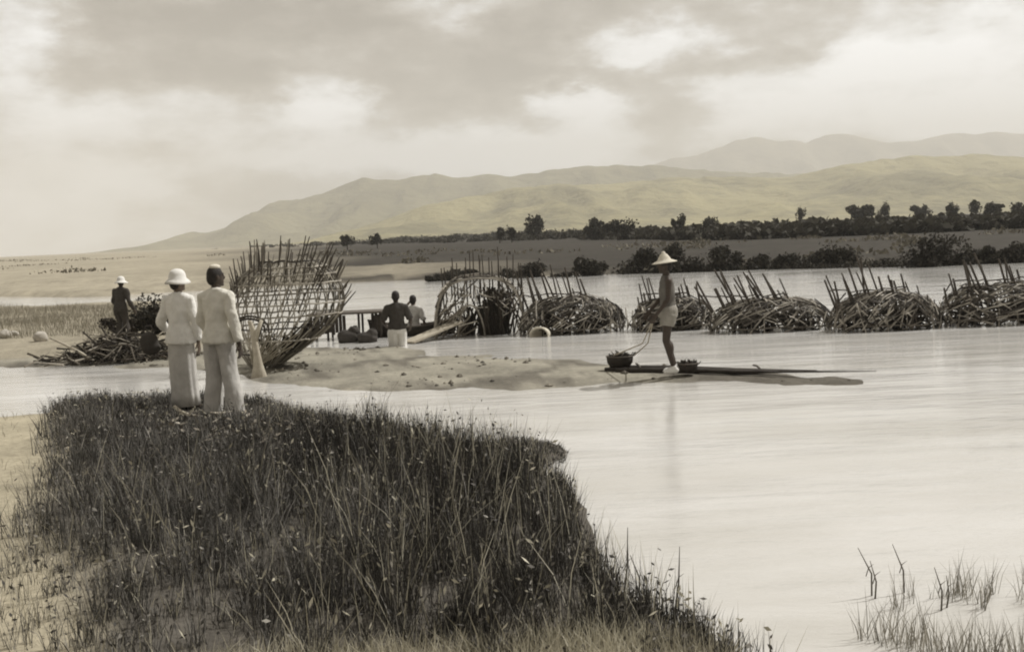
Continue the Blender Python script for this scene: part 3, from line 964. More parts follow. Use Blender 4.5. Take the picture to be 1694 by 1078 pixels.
def low_cage(label, x, y, L, Wd, Hm, stakes, yaw=0.0, seed=0, fill=True, nstick=300, rails=True, slope=1.0):
    g = random.Random(seed)
    root = empty('bamboo_cage', (x, y, min(gz(x, y), 0.0) * 0 - .06), yaw)
    tag(root, label, 'bamboo cage', 'bamboo cages in a row across the river')
    def S(th, ph, k=1.0):
        ct, st = math.cos(th), math.sin(th)
        e = .8
        f = lambda c: math.copysign(abs(c) ** e, c)
        return Vector((L / 2 * k * f(math.cos(ph)) * f(ct), Wd / 2 * k * f(math.cos(ph)) * f(st), Hm * k * f(math.sin(ph))))
    lat = MB()
    nr = 30
    for i in range(nr):
        th = 2 * math.pi * i / nr + g.uniform(-.05, .05)
        lat.tube([S(th + g.uniform(-.1, .1) * q, q * 1.45) + Vector((0, 0, -.1 if q == 0 else 0)) for q in (0, .25, .5, .75, 1.0)], g.uniform(.010, .016), 5)
    for q in (.15, .42, .72, 1.05):
        k = 1.02
        lat.tube([S(2 * math.pi * i / 28, q + g.uniform(-.03, .03), k) for i in range(29)], .016, 5)
    for i in range(nstick):
        th = g.uniform(-math.pi, 0) if g.random() < .8 else g.uniform(0, math.pi)
        ph = g.uniform(.02, 1.25)
        dth = (.22 if g.random() < .68 else -.2) * g.uniform(.5, 1.7)
        k = g.uniform(.96, 1.10)
        a = S(th, ph, k); b = S(th + dth, ph + g.uniform(.1, .5) * slope, k + g.uniform(-.04, .05))
        lat.tube([a, (a + b) / 2 + (a + b).normalized() * .02, b + (b - a) * (g.random() ** 3) * .5], g.uniform(.008, .017), 5)
    lat.build('lattice', M['bamboo'], root)
    if fill:
        fb = MB()
        for i in range(120):
            th = g.uniform(0, 6.283); ph = g.uniform(.0, .9); k = g.uniform(.45, .9)
            a = S(th, ph, k); a.z = max(a.z, .02)
            d = Vector((g.uniform(-1, 1), g.uniform(-1, 1), g.uniform(-.5, .6))).normalized() * g.uniform(.12, .3)
            fb.tube([a - d, a + d], g.uniform(.014, .034), 5)
        fb.build('brush_fill', M['brush_dark'], root)['kind'] = 'stuff'
    tops = []
    for (u, lean, top, yy, th_) in stakes:
        bx = u * L / 2
        sb = MB()
        z0 = .1
        p0 = Vector((bx, yy * Wd / 2, z0))
        p1 = Vector((bx + lean * (top - z0), yy * Wd / 2 + .05, top + .06))
        m = (p0 + p1) / 2 + Vector((g.uniform(-.02, .02), g.uniform(-.02, .02), 0))
        sb.tube([p0, m, p1], (th_, th_, th_ * .75), 6)
        sb.build('stake', M['bamboo_dark'], root)
        tops.append((p0, p1))
    if rails and len(tops) > 4:
        for f in (.62,):
            rb = MB()
            pts = [a.lerp(b, (Hm + .12 - a.z) / (b.z - a.z) if b.z > Hm + .15 else .9) + Vector((0, -.03, g.uniform(-.03, .03))) for a, b in tops[1:-1]]
            rb.tube(pts, .014, 5)
            rb.build('rail', M['bamboo_dark'], root)
    return root

def stakes_row(n, u0, u1, lean, h0, hm, h1, seed, yj=.5, th=.022):
    g = random.Random(seed)
    n = int(n * 1.5)
    lean *= 1.25
    r = []
    for i in range(n):
        t = i / (n - 1)
        top = (h0 * (1 - t) + h1 * t) + (hm - (h0 + h1) / 2) * 4 * t * (1 - t) * .9
        r.append((u0 + (u1 - u0) * t + g.uniform(-.03, .03), lean + g.gauss(0, .09), top * g.uniform(.74, 1.08), g.uniform(-yj, yj), th * g.uniform(.8, 1.25)))
    return r

def base_at(px, py, Wd):
    p = at(px, py, 0)
    return p.x, p.y + Wd * .42

# B .. F  (A is the tall arched one)
x_, y_ = base_at(948, 553, 1.3)
low_cage('low bamboo cage left of the conical-hatted person, right of the arched cage', x_, y_, 2.35, 1.3, .80, stakes_row(13, -.92, .5, -.28, 1.25, 1.45, 1.15, 3), seed=11, nstick=420)
x_, y_ = base_at(1116, 547, 1.1)
low_cage('short bamboo cage directly behind the man in the conical hat', x_, y_, 1.75, 1.1, .72, stakes_row(10, -.75, .85, -.15, .95, 1.25, 1.1, 4), seed=12, nstick=300, slope=.7)
x_, y_ = base_at(1285, 549, 1.3)
low_cage('broad bamboo mound with stakes leaning left, right of the conical-hatted person', x_, y_, 2.5, 1.3, .68, stakes_row(14, -.78, .55, -.42, 1.02, 1.28, .95, 5), seed=13, nstick=430)
x_, y_ = base_at(1478, 547, 1.2)
low_cage('bamboo mound with tall stakes, second from the right edge', x_, y_, 2.25, 1.2, .74, stakes_row(13, -.85, .72, -.22, .95, 1.45, .85, 6), seed=14, nstick=400, slope=1.3)
x_, y_ = base_at(1668, 538, 1.3)
low_cage('bamboo mound cut by the right edge of the picture', x_, y_, 2.3, 1.3, .84, stakes_row(12, -.85, .9, -.2, .8, 1.5, 1.1, 8), seed=15, nstick=380, slope=.5)

# A: tall open arched cage
def arched_cage():
    g = random.Random(31)
    x, y = base_at(795, 556, 1.4)
    root = empty('bamboo_cage', (x, y, -.06))
    tag(root, 'tall arched open bamboo cage at the left end of the river row', 'bamboo cage', 'bamboo cages in a row across the river')
    lat = MB()
    Wd = 1.4
    def S(t, v):      # t along the arch (0 left foot, 1 right foot), v depth
        a = math.pi * (1 - t)
        return Vector((.98 * math.copysign(abs(math.cos(a)) ** .7, math.cos(a)), (v - .5) * Wd, 1.36 * math.sin(a) ** .62))
    for v in np.linspace(0, 1, 7):
        lat.tube([S(t, v) for t in np.linspace(0, 1, 15)], .02, 5)
    for t in np.linspace(.02, .98, 20):
        lat.tube([S(t, 0) + Vector((0, 0, g.uniform(-.02, .02))), S(t, .5), S(t, 1)], g.uniform(.011, .018), 5)
    for i in range(130):
        t, v = g.uniform(0, 1), g.uniform(0, 1)
        lat.tube([S(t, v) * 1.02, S(min(1, max(0, t + g.uniform(-.12, .12))), min(1, max(0, v + g.uniform(-.4, .4)))) * 1.03], g.uniform(.009, .017), 5)
    lat.build('lattice', M['bamboo'], root)
    sl = MB()          # pale sloping poles leaning on the left flank
    for i in range(30):
        t = g.uniform(.0, .34)
        k = g.uniform(1.01, 1.05)
        t2 = min(.5, t + g.uniform(.08, .2))
        sl.tube([S(t, g.uniform(-.1, .3)) * k, S((t + t2) / 2, .4) * (k + .01), S(t2, g.uniform(.5, 1))* k], g.uniform(.011, .021), 5)
    for i in range(34):
        a = Vector((g.uniform(-1.0, -.45), g.uniform(-.8, -.5), g.uniform(-.02, .7)))
        sl.tube([a, a + Vector((g.uniform(.15, .45), g.uniform(0, .15), g.uniform(.08, .5)))], g.uniform(.009, .018), 5)
    sl.build('leaning_poles', M['brush_pale'], root)
    fb = MB()          # dense dark brush inside the right half, thinner brush in the left
    for i in range(230):
        a = Vector((g.gauss(.34, .14), -.5 + .5 * g.random(), 0)) if i < 160 else Vector((g.gauss(-.3, .12), -.3 + .5 * g.random(), 0))
        hh = g.uniform(.5, 1.15) if i < 160 else g.uniform(.2, .75)
        fb.tube([a, a + Vector((g.gauss(0, .16), g.uniform(-.1, .1), hh))], g.uniform(.010, .024), 5)
    fb.build('brush_fill', M['brush_dark'], root)['kind'] = 'stuff'
    fr = MB()
    for i in range(80):
        a = S(g.uniform(.1, .9), 0) * g.uniform(.45, .95)
        fr.tube([a, a + Vector((g.uniform(-.35, .35), g.uniform(-.1, .1), g.uniform(-.1, .35)))], g.uniform(.008, .016), 5)
    fr.build('front_weave', M['bamboo'], root)
    inner = MB()
    inner.tube([(-.5 + .55 * (1 - math.cos(math.pi * k / 10)) * .5 * 1.1, -.72, .78 * math.sin(math.pi * k / 10)) for k in range(11)], .02, 5)
    inner.build('inner_arch', M['bamboo'], root)
    for i in range(22):
        u = -.8 + 1.8 * i / 21
        sb = MB()
        top = (1.5 + .38 * math.sin(math.pi * i / 21)) * g.uniform(.85, 1.1)
        ln = g.uniform(-.08, .1)
        yy = g.uniform(-.55, .3)
        sb.tube([(u, yy, .05 if i % 3 == 0 else .9), (u + ln * .5, yy, top * .6), (u + ln, yy + .03, top + .06)], (.018, .018, .012), 6)
        sb.build('stake', M['bamboo_dark'], root)
arched_cage()

# the big goblet shaped lattice basket on the sand
def goblet():
    g = random.Random(77)
    p = at(440, 604, .1)
    z0 = gz(p.x, p.y)
    root = empty('woven_basket', (p.x - .12, p.y + .35, z0 - .03), 0.0, .95)
    tag(root, 'huge round bamboo lattice basket with radiating slats standing on the sand', 'bamboo basket')
    prof = [(0, .22), (.2, .42), (.5, .74), (.85, 1.02), (1.15, 1.13), (1.45, 1.09), (1.75, .92), (1.95, .70), (2.1, .45)]
    def C(z):
        return Vector((float(np.interp(z, [0, .9, 2.2], [0, .40, .62])), .04 * z, z))
    def S(th, z, k=1.0):
        r = np.interp(z, [a for a, _ in prof], [b for _, b in prof])
        return C(z) + Vector((math.cos(th) * r * k * 1.02, math.sin(th) * r * k * .85, 0))
    lat = MB()
    n = 32
    for i in range(n):
        th = 2 * math.pi * i / n
        top = 2.06 + .03 * math.sin(th * 3)
        lat.tube([S(th + .25 * z, z) for z in np.linspace(0, top, 9)], .012, 5)
        lat.tube([S(th - .22 * z, z, 1.015) for z in np.linspace(0, top * .98, 9)], .012, 5)
    lat.build('lattice', M['bamboo_pale'], root)
    rg = MB()
    for z in (.12, .34, .58, .82, 1.04, 1.26, 1.46, 1.64, 1.80, 1.94, 2.05):
        rg.tube([S(2 * math.pi * k / 36, z + g.uniform(-.015, .015), 1.03) for k in range(37)], .016, 5)
    rg.build('hoops', M['bamboo'], root)
    shade_sticks = MB()  # dark sticks put in as the shade low inside the basket
    for i in range(120):
        th = g.uniform(-1.7, .4); z = g.uniform(.02, .62)
        k = g.uniform(.55, .95)
        a = S(th, z, k)
        shade_sticks.tube([a, S(th + g.uniform(-.3, .3), z + g.uniform(.08, .3), k)], g.uniform(.014, .03), 5)
    shade_sticks.build('brush_fill', M['brush_dark'], root)['kind'] = 'stuff'
    hub = Vector((-.05, -.2, 0))
    for i in range(98):
        th = g.uniform(0, 6.283)
        zz = 1.0 + 1.08 * math.sqrt(g.random())
        a = S(th, zz, 1.02)
        d = ((a - hub).normalized() * .8 + Vector((g.uniform(-.12, .12), 0, .25))).normalized()
        h = g.uniform(.28, .56) * (1.0 if zz > 1.6 else .62) * (1.12 - .25 * abs(math.cos(th)))
        sb = MB()
        sb.tube([a - d * .12, a + d * h * .5, a + d * h + Vector((g.uniform(-.03, .03), 0, .02))], (.015, .014, .009), 5)
        sb.build('stake', M['bamboo_dark' if i % 3 else 'bamboo'], root)
    # the mouth hoop at the lower front
    mh = MB()
    c = S(-1.95, .82, 1.06)
    for rr, off in ((.36, 0), (.30, -.05)):
        mh.tube([c + Vector((math.cos(a) * rr, off - .02, math.sin(a) * rr * .75)) for a in np.linspace(-.2, math.pi + .2, 13)], .02, 6)
    mh.build('mouth_hoop', M['bamboo_dark'], root)
    fan = MB()
    foot = Vector((-.12, -.42, .05))
    for i in range(17):
        a = R(28 + 62 * i / 16)
        ln = g.uniform(.75, 1.2)
        tip = foot + Vector((math.cos(a) * ln, -.22 - .14 * math.sin(a), math.sin(a) * ln))
        fan.tube([foot + Vector((.10 * math.cos(a), 0, .10 * math.sin(a))), foot.lerp(tip, .5) + Vector((0, .02, 0)), tip], (.013, .011, .008), 5)
    fan.build('radiating_slats', M['pale_wood'], root)
    # pale post with a flared root leaning at the mouth
    q = at(425, 617, .08)
    r2 = empty('forked_post', (q.x, q.y, gz(q.x, q.y) - .03))
    tag(r2, 'pale stripped post with a flared foot in front of the round lattice basket', 'post')
    pb = MB()
    pb.ring([((0.03, 0, 0), .15, .12), ((.035, 0, .10), .12, .10), ((.03, 0, .24), .085, .08), ((.02, 0, .42), .062, .06), ((0, 0, .6), .055, .055), ((-.03, 0, .86), .05, .05), ((-.07, 0, 1.0), .04, .04)], 14)
    pb.remeshed('trunk', M['pale_wood'], r2, .012, 3)
    bb = MB()
    bb.tube([(0, 0, .62), (.06, -.01, .82), (.14, -.01, 1.0)], (.045, .04, .03), 8)
    bb.build('branch', M['pale_wood'], r2, True)
goblet()

# ------------------------------------------------------------------ platform, boat, plank and baskets
def platform():
    p = at(572, 562, 0)
    root = empty('wooden_platform', (p.x, p.y, 0))
    tag(root, 'low dark plank platform on posts over the water behind the round lattice basket', 'platform')
    mb = MB()
    for k in range(5):
        mb.box((0, .08 + .17 * k, .60), (.86, .08, .022))
    mb.build('deck', M['grey_wood'], root)
    for x in (-.8, -.42, .3, .62, .8):
        for y in (.1, .74):
            pm = MB()
            pm.tube([(x, y, -.6), (x + .01, y, .575)], .035 if abs(x) > .5 else .028, 7)
            pm.build('post', M['dark_wood'], root)
    for x in list(np.linspace(-.78, -.02, 10)) + [.70, .78]:
        sk = MB()
        sk.box((x, .03 + random.uniform(-.01, .01), .36), (.036, .012, random.uniform(.17, .25)))
        sk.build('skirt_board', M['dark_wood'], root)
    for (px, w, h, lab) in ((580, .52, .42, 'dark bulging sack under the left half of the platform'), (610, .44, .36, 'dark slumped sack under the right end of the platform')):
        q = at(px, 565, 0)
        r3 = empty('dark_sack', (q.x, q.y - .12, -.08))
        tag(r3, lab, 'sack', 'dark sacks by the platform')
        bm_ = MB()
        bm_.ell((0, 0, h * .4), (w * .5, w * .38, h * .48))
        bm_.ell((w * .2, 0, h * .75), (w * .26, w * .24, h * .3))
        bm_.ell((-w * .22, -.02, h * .55), (w * .28, w * .24, h * .36))
        so = wrinkle(bm_.remeshed('body', M['dark_cloth'], r3, .02, 2), .035, 5)
        nk = MB()
        nk.ring([((w * .2, 0, h * .96), .05, .05), ((w * .23, 0, h * 1.02), .04, .035), ((w * .29, 0, h * 1.07), .055, .035)], 10)
        nk.build('neck', M['dark_cloth'], so, True)
platform()

def boat():
    p = at(672, 558, 0)
    root = empty('rowing_boat', (p.x + .12, p.y + .5, -.08), R(-4))
    tag(root, 'dark low wooden boat moored beyond the wading man', 'boat')
    L, B, n = 2.1, .62, 17
    hull, inn, gun = MB(), MB(), MB()
    rows, irows = [], []
    for i in range(n):
        u = -1 + 2 * i / (n - 1)
        w = B / 2 * (1 - abs(u) ** 2.6) + .03
        sh = .30 + .16 * abs(u) ** 2.2
        kx = L / 2 * u
        rows.append([Vector((kx, -w, sh)), Vector((kx * .96, -w * .85, sh * .45)), Vector((kx * .9, -w * .5, 0)), Vector((kx * .9, w * .5, 0)), Vector((kx * .96, w * .85, sh * .45)), Vector((kx, w, sh))])
        wi = max(.005, w - .03)
        irows.append([Vector((kx * .98, -wi, sh)), Vector((kx * .93, -wi * .83, sh * .45 + .02)), Vector((kx * .87, -wi * .5, .05)), Vector((kx * .87, wi * .5, .05)), Vector((kx * .93, wi * .83, sh * .45 + .02)), Vector((kx * .98, wi, sh))])
    V, Fc = [], []
    for r_ in rows: V += r_
    o6 = len(V)
    for r_ in irows: V += r_
    for i in range(n - 1):
        for k in range(5):
            a = i * 6 + k
            Fc.append((a, a + 6, a + 7, a + 1))
            b = o6 + i * 6 + k
            Fc.append((b, b + 1, b + 7, b + 6))
        for k in (0, 5):
            a = i * 6 + k; b = o6 + i * 6 + k
            Fc.append((a, b, b + 6, a + 6))
    Fc.append(tuple(range(5, -1, -1))); Fc.append(tuple((n - 1) * 6 + k for k in range(6)))
    hull.add(V, Fc)
    hull_ob = hull.build('hull', M['dark_wood'], root)
    for s in (0, 5):
        gb = MB()
        gb.tube([r_[s] + Vector((0, 0, .012)) for r_ in rows], .022, 6)
        gb.build('gunwale', M['grey_wood'], hull_ob)
    for x in (-.5, .45):
        tb = MB()
        tb.box((x, 0, .22), (.09, .22, .014))
        tb.build('thwart', M['grey_wood'], root)
    return root
boat_root = boat()

def plank():
    a, b = at(676, 566, .03), at(752, 541, .35)
    b.y = a.y + 1.0; b.x = a.x + 1.02
    root = empty('gangplank', a)
    tag(root, 'pale plank sloping up from the sand towards the arched cage', 'plank')
    d = b - a
    rot = d.to_track_quat('X', 'Z').to_matrix()
    mb = MB()
    for k in (-.13, 0, .13):
        mb.box(d / 2 + rot @ Vector((0, k, 0)), (d.length / 2, .062, .02), rot)
    mb.build('board', M['pale_wood'], root)
    c = MB()
    for t in (.15, .5, .85):
        c.box(d * t + rot @ Vector((0, 0, -.035)), (.03, .2, .014), rot)
    c.build('batten', M['grey_wood'], root)
plank()

def small_basket():
    q = at(897, 556, 0)
    root = empty('round_basket', (q.x, q.y, -.09), R(-25), .82)
    tag(root, 'pale round-mouthed basket lying on its side at the foot of the low cage', 'basket')
    mb = MB()
    V, Fc = [], []
    prof = [(0, .21), (.05, .235), (.2, .22), (.38, .15), (.44, .05)]
    prof_i = [(.40, .04), (.34, .12), (.18, .185), (.03, .195)]
    allp = prof + prof_i
    n = 18
    for (d, r) in allp:
        for k in range(n):
            a = 2 * math.pi * k / n
            V.append((math.cos(a) * r * 1.15, -.2 + d, .16 + math.sin(a) * r * .9))
    m = len(allp)
    for i in range(m):
        for k in range(n):
            k2 = (k + 1) % n; j = (i + 1) % m
            Fc.append((i * n + k, i * n + k2, j * n + k2, j * n + k))
    mb.add(V, Fc)
    bo = mb.build('body', M['straw'], root, True)
    rm = MB()
    rm.tube([(math.cos(a) * .225 * 1.15, -.205, .16 + math.sin(a) * .225 * .9) for a in np.linspace(0, 6.283, 21)], .024, 6)
    rm.build('rim', M['straw'], bo, True)
small_basket()

# raft of dark poles under the hatted man, lying off the tip of the sand bar
def raft():
    a = at(1050, 611, .05); b = at(1350, 619, .05); c = at(1450, 621, .06)
    root = empty('bamboo_raft', a)
    tag(root, 'long narrow raft of dark poles tapering to a point, carrying the hatted man', 'raft')
    g = random.Random(5)
    for k in range(6):
        pm = MB()
        e = (c if k == 2 else b + Vector((g.uniform(-.6, .05), 0, 0))) - a
        y = (k - 2) * .085
        tip = Vector((e.x, e.y + y * .25, .05 if k != 2 else .07))
        pm.tube([(-.35 + g.uniform(-.12, .1), y, .015), (e.x * .3, e.y * .3 + y, .02 + g.uniform(0, .01)), (e.x * .65, e.y * .65 + y * .7, .03), tip], (.040, .038, .026, .010) if k != 2 else (.040, .036, .018, .004), 8)
        pm.build('pole', M['dark_wood'], root, True)
    for t in (.02, .3, .6):
        lb = MB()
        lb.tube([(2.9 * t, e.y * t * .9 - .26 * (1 - t * .5), .055), (2.9 * t, e.y * t * .9, .075), (2.9 * t, e.y * t * .9 + .33 * (1 - t * .5), .055)], .016, 6)
        lb.build('lashing', M['grey_wood'], root)
raft()

def hand_basket(px, py, z, w, h, label, mat, cord_to=None):
    q = at(px, py, z)
    root = empty('carrying_basket', (q.x, q.y, z))
    tag(root, label, 'basket')
    g = random.Random(int(px))
    mb = MB()
    mb.ring([((0, 0, 0), w * .34, w * .30), ((0, 0, h * .35), w * .48, w * .42), ((0, 0, h * .75), w * .5, w * .44), ((0, 0, h * .78), w * .44, w * .38), ((0, 0, h * .3), w * .38, w * .32)], 18)
    bo = mb.build('body', mat, root, True)
    st = MB()
    for i in range(70):
        a = g.uniform(0, 6.283); r = g.uniform(0, .45) * w
        b0 = Vector((math.cos(a) * r, math.sin(a) * r * .8, h * .55))
        st.tube([b0, b0 + Vector((g.uniform(-.12, .12), g.uniform(-.1, .1), g.uniform(.02, h * .5)))], g.uniform(.006, .014), 5)
    st.build('contents', M['brush_dark'], root)['kind'] = 'stuff'
    rb = MB()
    rb.tube([(math.cos(a) * w * .5, math.sin(a) * w * .44, h * .77) for a in np.linspace(0, 6.283, 19)], .013, 6)
    rb.build('rim', M['grey_wood'], bo)
    if cord_to is not None:
        cb = MB()
        e = Vector(cord_to) - root.location
        for s in (-1, 1):
            cb.tube([(s * w * .42 + .05, 0, h * .77), (e.x * .75 + s * .04, e.y * .75, e.z * .55), tuple(e)], (.011, .009, .009), 6)
        cb.build('cord', M['pale_wood'], root)
    return root

# ------------------------------------------------------------------ people
def person(label, loc, rz, s, body_mat, arms, legs=None, feet=True, head_yaw=0.0, head_pitch=0.0, voxel=.008, lean=0.0, cat='person', female=False):
    root = empty('person', loc, rz, s)
    tag(root, label, cat)
    b = MB()
    sw = .165 if female else .185
    ln = lambda z: lean * max(0, z - .95)          # forward lean of the trunk
    b.ell((0, ln(.95), .94), (.155, .112, .13))
    b.ell((0, ln(1.08), 1.08), (.125, .092, .16))
    b.ell((0, ln(1.26) + .005, 1.26), (.152, .108, .18))
    b.cap((-sw + .03, ln(1.39), 1.385), (sw - .03, ln(1.39), 1.385), .058, .058)
    b.cap((0, ln(1.38), 1.38), (0, ln(1.52) + .015, 1.54), .062, .05)
    hr = Matrix.Rotation(head_yaw, 3, 'Z') @ Matrix.Rotation(head_pitch, 3, 'X')
    hc = Vector((0, ln(1.6) + .02, 1.61))
    hp = lambda x, y, z: hc + hr @ Vector((x, y, z))
    b.ell(hc, (.076, .094, .108), hr)
    b.ell(hp(0, .035, -.06), (.055, .062, .062), hr)
    b.ell(hp(0, .100, -.018), (.014, .022, .024), hr)
    b.cap(hp(0, .088, .02), hp(0, .108, -.02), .009, .013)
    b.ell(hp(0, .088, -.062), (.024, .014, .011), hr)
    b.ell(hp(0, .078, -.098), (.024, .022, .018), hr)
    for sx in (-1, 1):
        b.ell(hp(sx * .078, -.005, -.012), (.012, .022, .032), hr)
        b.ell(hp(sx * .032, .080, .008), (.017, .014, .012), hr)
        b.cap(hp(sx * .012, .090, .030), hp(sx * .05, .078, .030), .010, .008)
    for sd, (elb, wr, hd) in zip((-1, 1), arms):
        sh = Vector((sd * sw, ln(1.38), 1.375)); elb = Vector(elb); wr = Vector(wr)
        b.cap(sh, elb, .05, .038)
        b.ell((sh + elb) / 2, (.043, .043, .07))
        b.cap(elb, wr, .038, .026)
        b.ell(elb.lerp(wr, .3), (.037, .037, .05))
        dirv = Vector(hd).normalized()
        side = dirv.cross(Vector((sd, 0, 0)))
        side = Vector((0, 1, 0)) if side.length < .2 else side.normalized()
        pn = dirv.cross(side).normalized()
        palm = wr + dirv * .05
        rot = Matrix((side, pn, dirv)).transposed()
        b.ell(palm, (.040, .016, .052), rot)
        b.cap(wr, palm, .024, .022)
        inward = pn if pn.x * sd < 0 else -pn
        for k, (off, l_) in enumerate(((-.031, .062), (-.0105, .078), (.0105, .084), (.031, .074))):
            k0 = palm + dirv * .042 + side * off
            k1 = k0 + dirv * l_ * .55 + inward * .010 + side * off * .12
            k2 = k1 + dirv * l_ * .40 + inward * .022
            b.cap(k0, k1, .0092, .0085, 8); b.cap(k1, k2, .0085, .007, 8)
        t0 = wr + dirv * .025 + side * .03
        t1 = t0 + dirv * .035 + side * .028 + inward * .008
        b.cap(t0, t1, .012, .010, 8); b.cap(t1, t1 + dirv * .032 + side * .004 + inward * .008, .010, .008, 8)
    legs = legs or [((-.095, .02, .49), (-.10, 0, .085)), ((.095, .02, .49), (.10, 0, .085))]
    for sd, (kn, an) in zip((-1, 1), legs):
        hip = Vector((sd * .088, 0, .90)); kn = Vector(kn); an = Vector(an)
        b.cap(hip, kn, .088, .056)
        b.cap(kn, an, .055, .036)
        b.ell(kn.lerp(an, .33) + Vector((0, -.018, 0)), (.05, .052, .11))
        if feet:
            b.cap(an, an + Vector((0, -.03, -.045)), .036, .036)
            b.cap(an + Vector((0, -.03, -.05)), an + Vector((sd * .015, .13, -.058)), .034, .028)
            b.ell(an + Vector((sd * .016, .12, -.06)), (.042, .06, .024))
    b.remeshed('body', body_mat, root, voxel, 4)
    root['hc'] = [hc.x, hc.y, hc.z]
    return root, hc, hr

def strip_tmp(root):
    if 'hc' in root: del root['hc']

def hair_cap(root, hc, hr, mat, length=-.03, bun=False):
    b = MB()
    b.ell(hc + hr @ Vector((0, -.012, .022)), (.086, .098, .104), hr)
    b.ell(hc + hr @ Vector((0, -.05, -.02)), (.078, .062, .085), hr)
    if bun: b.ell(hc + hr @ Vector((0, -.11, -.045)), (.05, .04, .045), hr)
    b.remeshed('hair', mat, root, .012, 3)

def loft_cloth(root, name, secs, mat, folds=0.0, nf=9, seed=1, sides=56, thick=True):
    """secs (z, cx, cy, rx, ry, fold): garment tube, open at its hem"""
    g = random.Random(seed)
    ph = [g.uniform(0, 6.28) for _ in range(4)]
    V, Fc = [], []
    for (z, cx, cy, rx, ry, fo) in secs:
        for k in range(sides):
            a = 2 * math.pi * k / sides
            f = 1 + fo * (math.sin(nf * a + ph[0] + 1.2 * math.sin(2 * a + z * 2)) * .6 + math.sin((nf * 2 - 3) * a + ph[1]) * .4)
            V.append((cx + math.cos(a) * rx * f, cy + math.sin(a) * ry * f, z))
    n = len(secs)
    for i in range(n - 1):
        for k in range(sides):
            k2 = (k + 1) % sides
            Fc.append((i * sides + k, i * sides + k2, (i + 1) * sides + k2, (i + 1) * sides + k))
    o = link_mesh(name, V, Fc, mat, root, True)
    md = o.modifiers.new('thick', 'SOLIDIFY')
    md.thickness = .008
    return o

def sleeve_top(root, name, mat, arms, sw, z0=.92, flare=.0, to='wrist', lean=0.0, slim=1.0, voxel=.011):
    """a jacket or blouse as one garment: trunk with open-ended sleeves"""
    b = MB()
    ln = lambda z: lean * max(0, z - .95)
    secs = [((0, ln(z0), z0), .205 * slim + flare, .162 + flare), ((0, ln(1.0), 1.0), .180 * slim + flare * .6, .145), ((0, ln(1.1), 1.10), .148 * slim, .112), ((0, ln(1.25), 1.25), .172 * slim, .128), ((0, ln(1.36), 1.36), .17 * slim, .112), ((0, ln(1.43), 1.435), .10, .082), ((0, ln(1.47), 1.475), .068, .066)]
    b.ring(secs, 26)
    b.cap((-sw, ln(1.38), 1.368), (-.05, ln(1.4), 1.415), .074, .066)
    b.cap((sw, ln(1.38), 1.368), (.05, ln(1.4), 1.415), .074, .066)
    for sd, (elb, wr, hd) in zip((-1, 1), arms):
        sh = Vector((sd * sw, ln(1.38), 1.375)); elb = Vector(elb); wr = Vector(wr)
        b.ell(sh, (.075, .075, .07))
        end = wr if to == 'wrist' else elb
        pts = [sh, elb, elb.lerp(wr, .9)] if to == 'wrist' else [sh, sh.lerp(elb, .9)]
        b.tube(pts, [.072, .060, .052] if to == 'wrist' else [.075, .068], 14)
        if to == 'wrist': b.ell(elb, .060)
    return wrinkle(b.remeshed(name, mat, root, voxel, 3), .024, 8, .7)

def trousers(root, mat, legs, hem=.06, wide=.10, name='trousers', ztop=1.02, voxel=.011, short=None):
    b = MB()
    b.ring([((0, 0, .84), .175, .135), ((0, 0, .94), .178, .138), ((0, 0, ztop), .152, .118)], 24)
    for sd, (kn, an) in zip((-1, 1), legs):
        hip = Vector((sd * .09, 0, .88)); kn = Vector(kn); an = Vector(an)
        if short:
            b.tube([hip, hip.lerp(kn, short)], [.105, .098], 16)
        else:
            e = Vector((an.x, an.y, hem))
            b.tube([hip, kn, e], [.108, wide * .92, wide], 18)
    return wrinkle(b.remeshed(name, mat, root, voxel, 3), .026, 8, .35)

def sun_hat(root, hc, hr, mat, brim=.15, crown=.105, dip=.03, name='hat'):
    """helmet-like hat with a turned down brim"""
    V, Fc = [], []
    n = 30
    prof = [(.012, .115), (.05, .108), (crown * .78, .078), (crown * .96, .025), (crown * .97, 0)]
    prof = [(crown * .60 + .02, .0, .118), (crown * .60 + .022, .03, .112), (crown * .60 + .02, .07, .10), (.10, 0, 0)]
    secs = [(.118 + brim * .35, -.045), (.118 + brim * .18, -.02), (.108, 0.0), (.104, .04), (.092, .075), (.066, .102), (.03, .115), (.004, .118)]
    for (r, z) in secs:
        for k in range(n):
            a = 2 * math.pi * k / n
            zz = z - (dip * abs(math.cos(a)) if z < 0 else 0)
            V.append(hc + hr @ Vector((math.cos(a) * r * .95, math.sin(a) * r * 1.1, .035 + zz)))
    for i in range(len(secs) - 1):
        for k in range(n):
            k2 = (k + 1) % n
            Fc.append((i * n + k, i * n + k2, (i + 1) * n + k2, (i + 1) * n + k))
    Fc.append(tuple((len(secs) - 1) * n + k for k in range(n)))
    o = link_mesh(name, V, Fc, mat, root, True)
    md = o.modifiers.new('thick', 'SOLIDIFY'); md.thickness = .008
    return o

def person_at(px, py, z=None, dz=0.0):
    zz = .28 if z is None else z
    p = at(px, py, zz)
    g = gz(p.x, p.y) if z is None else z
    return (p.x, p.y, g + dz)

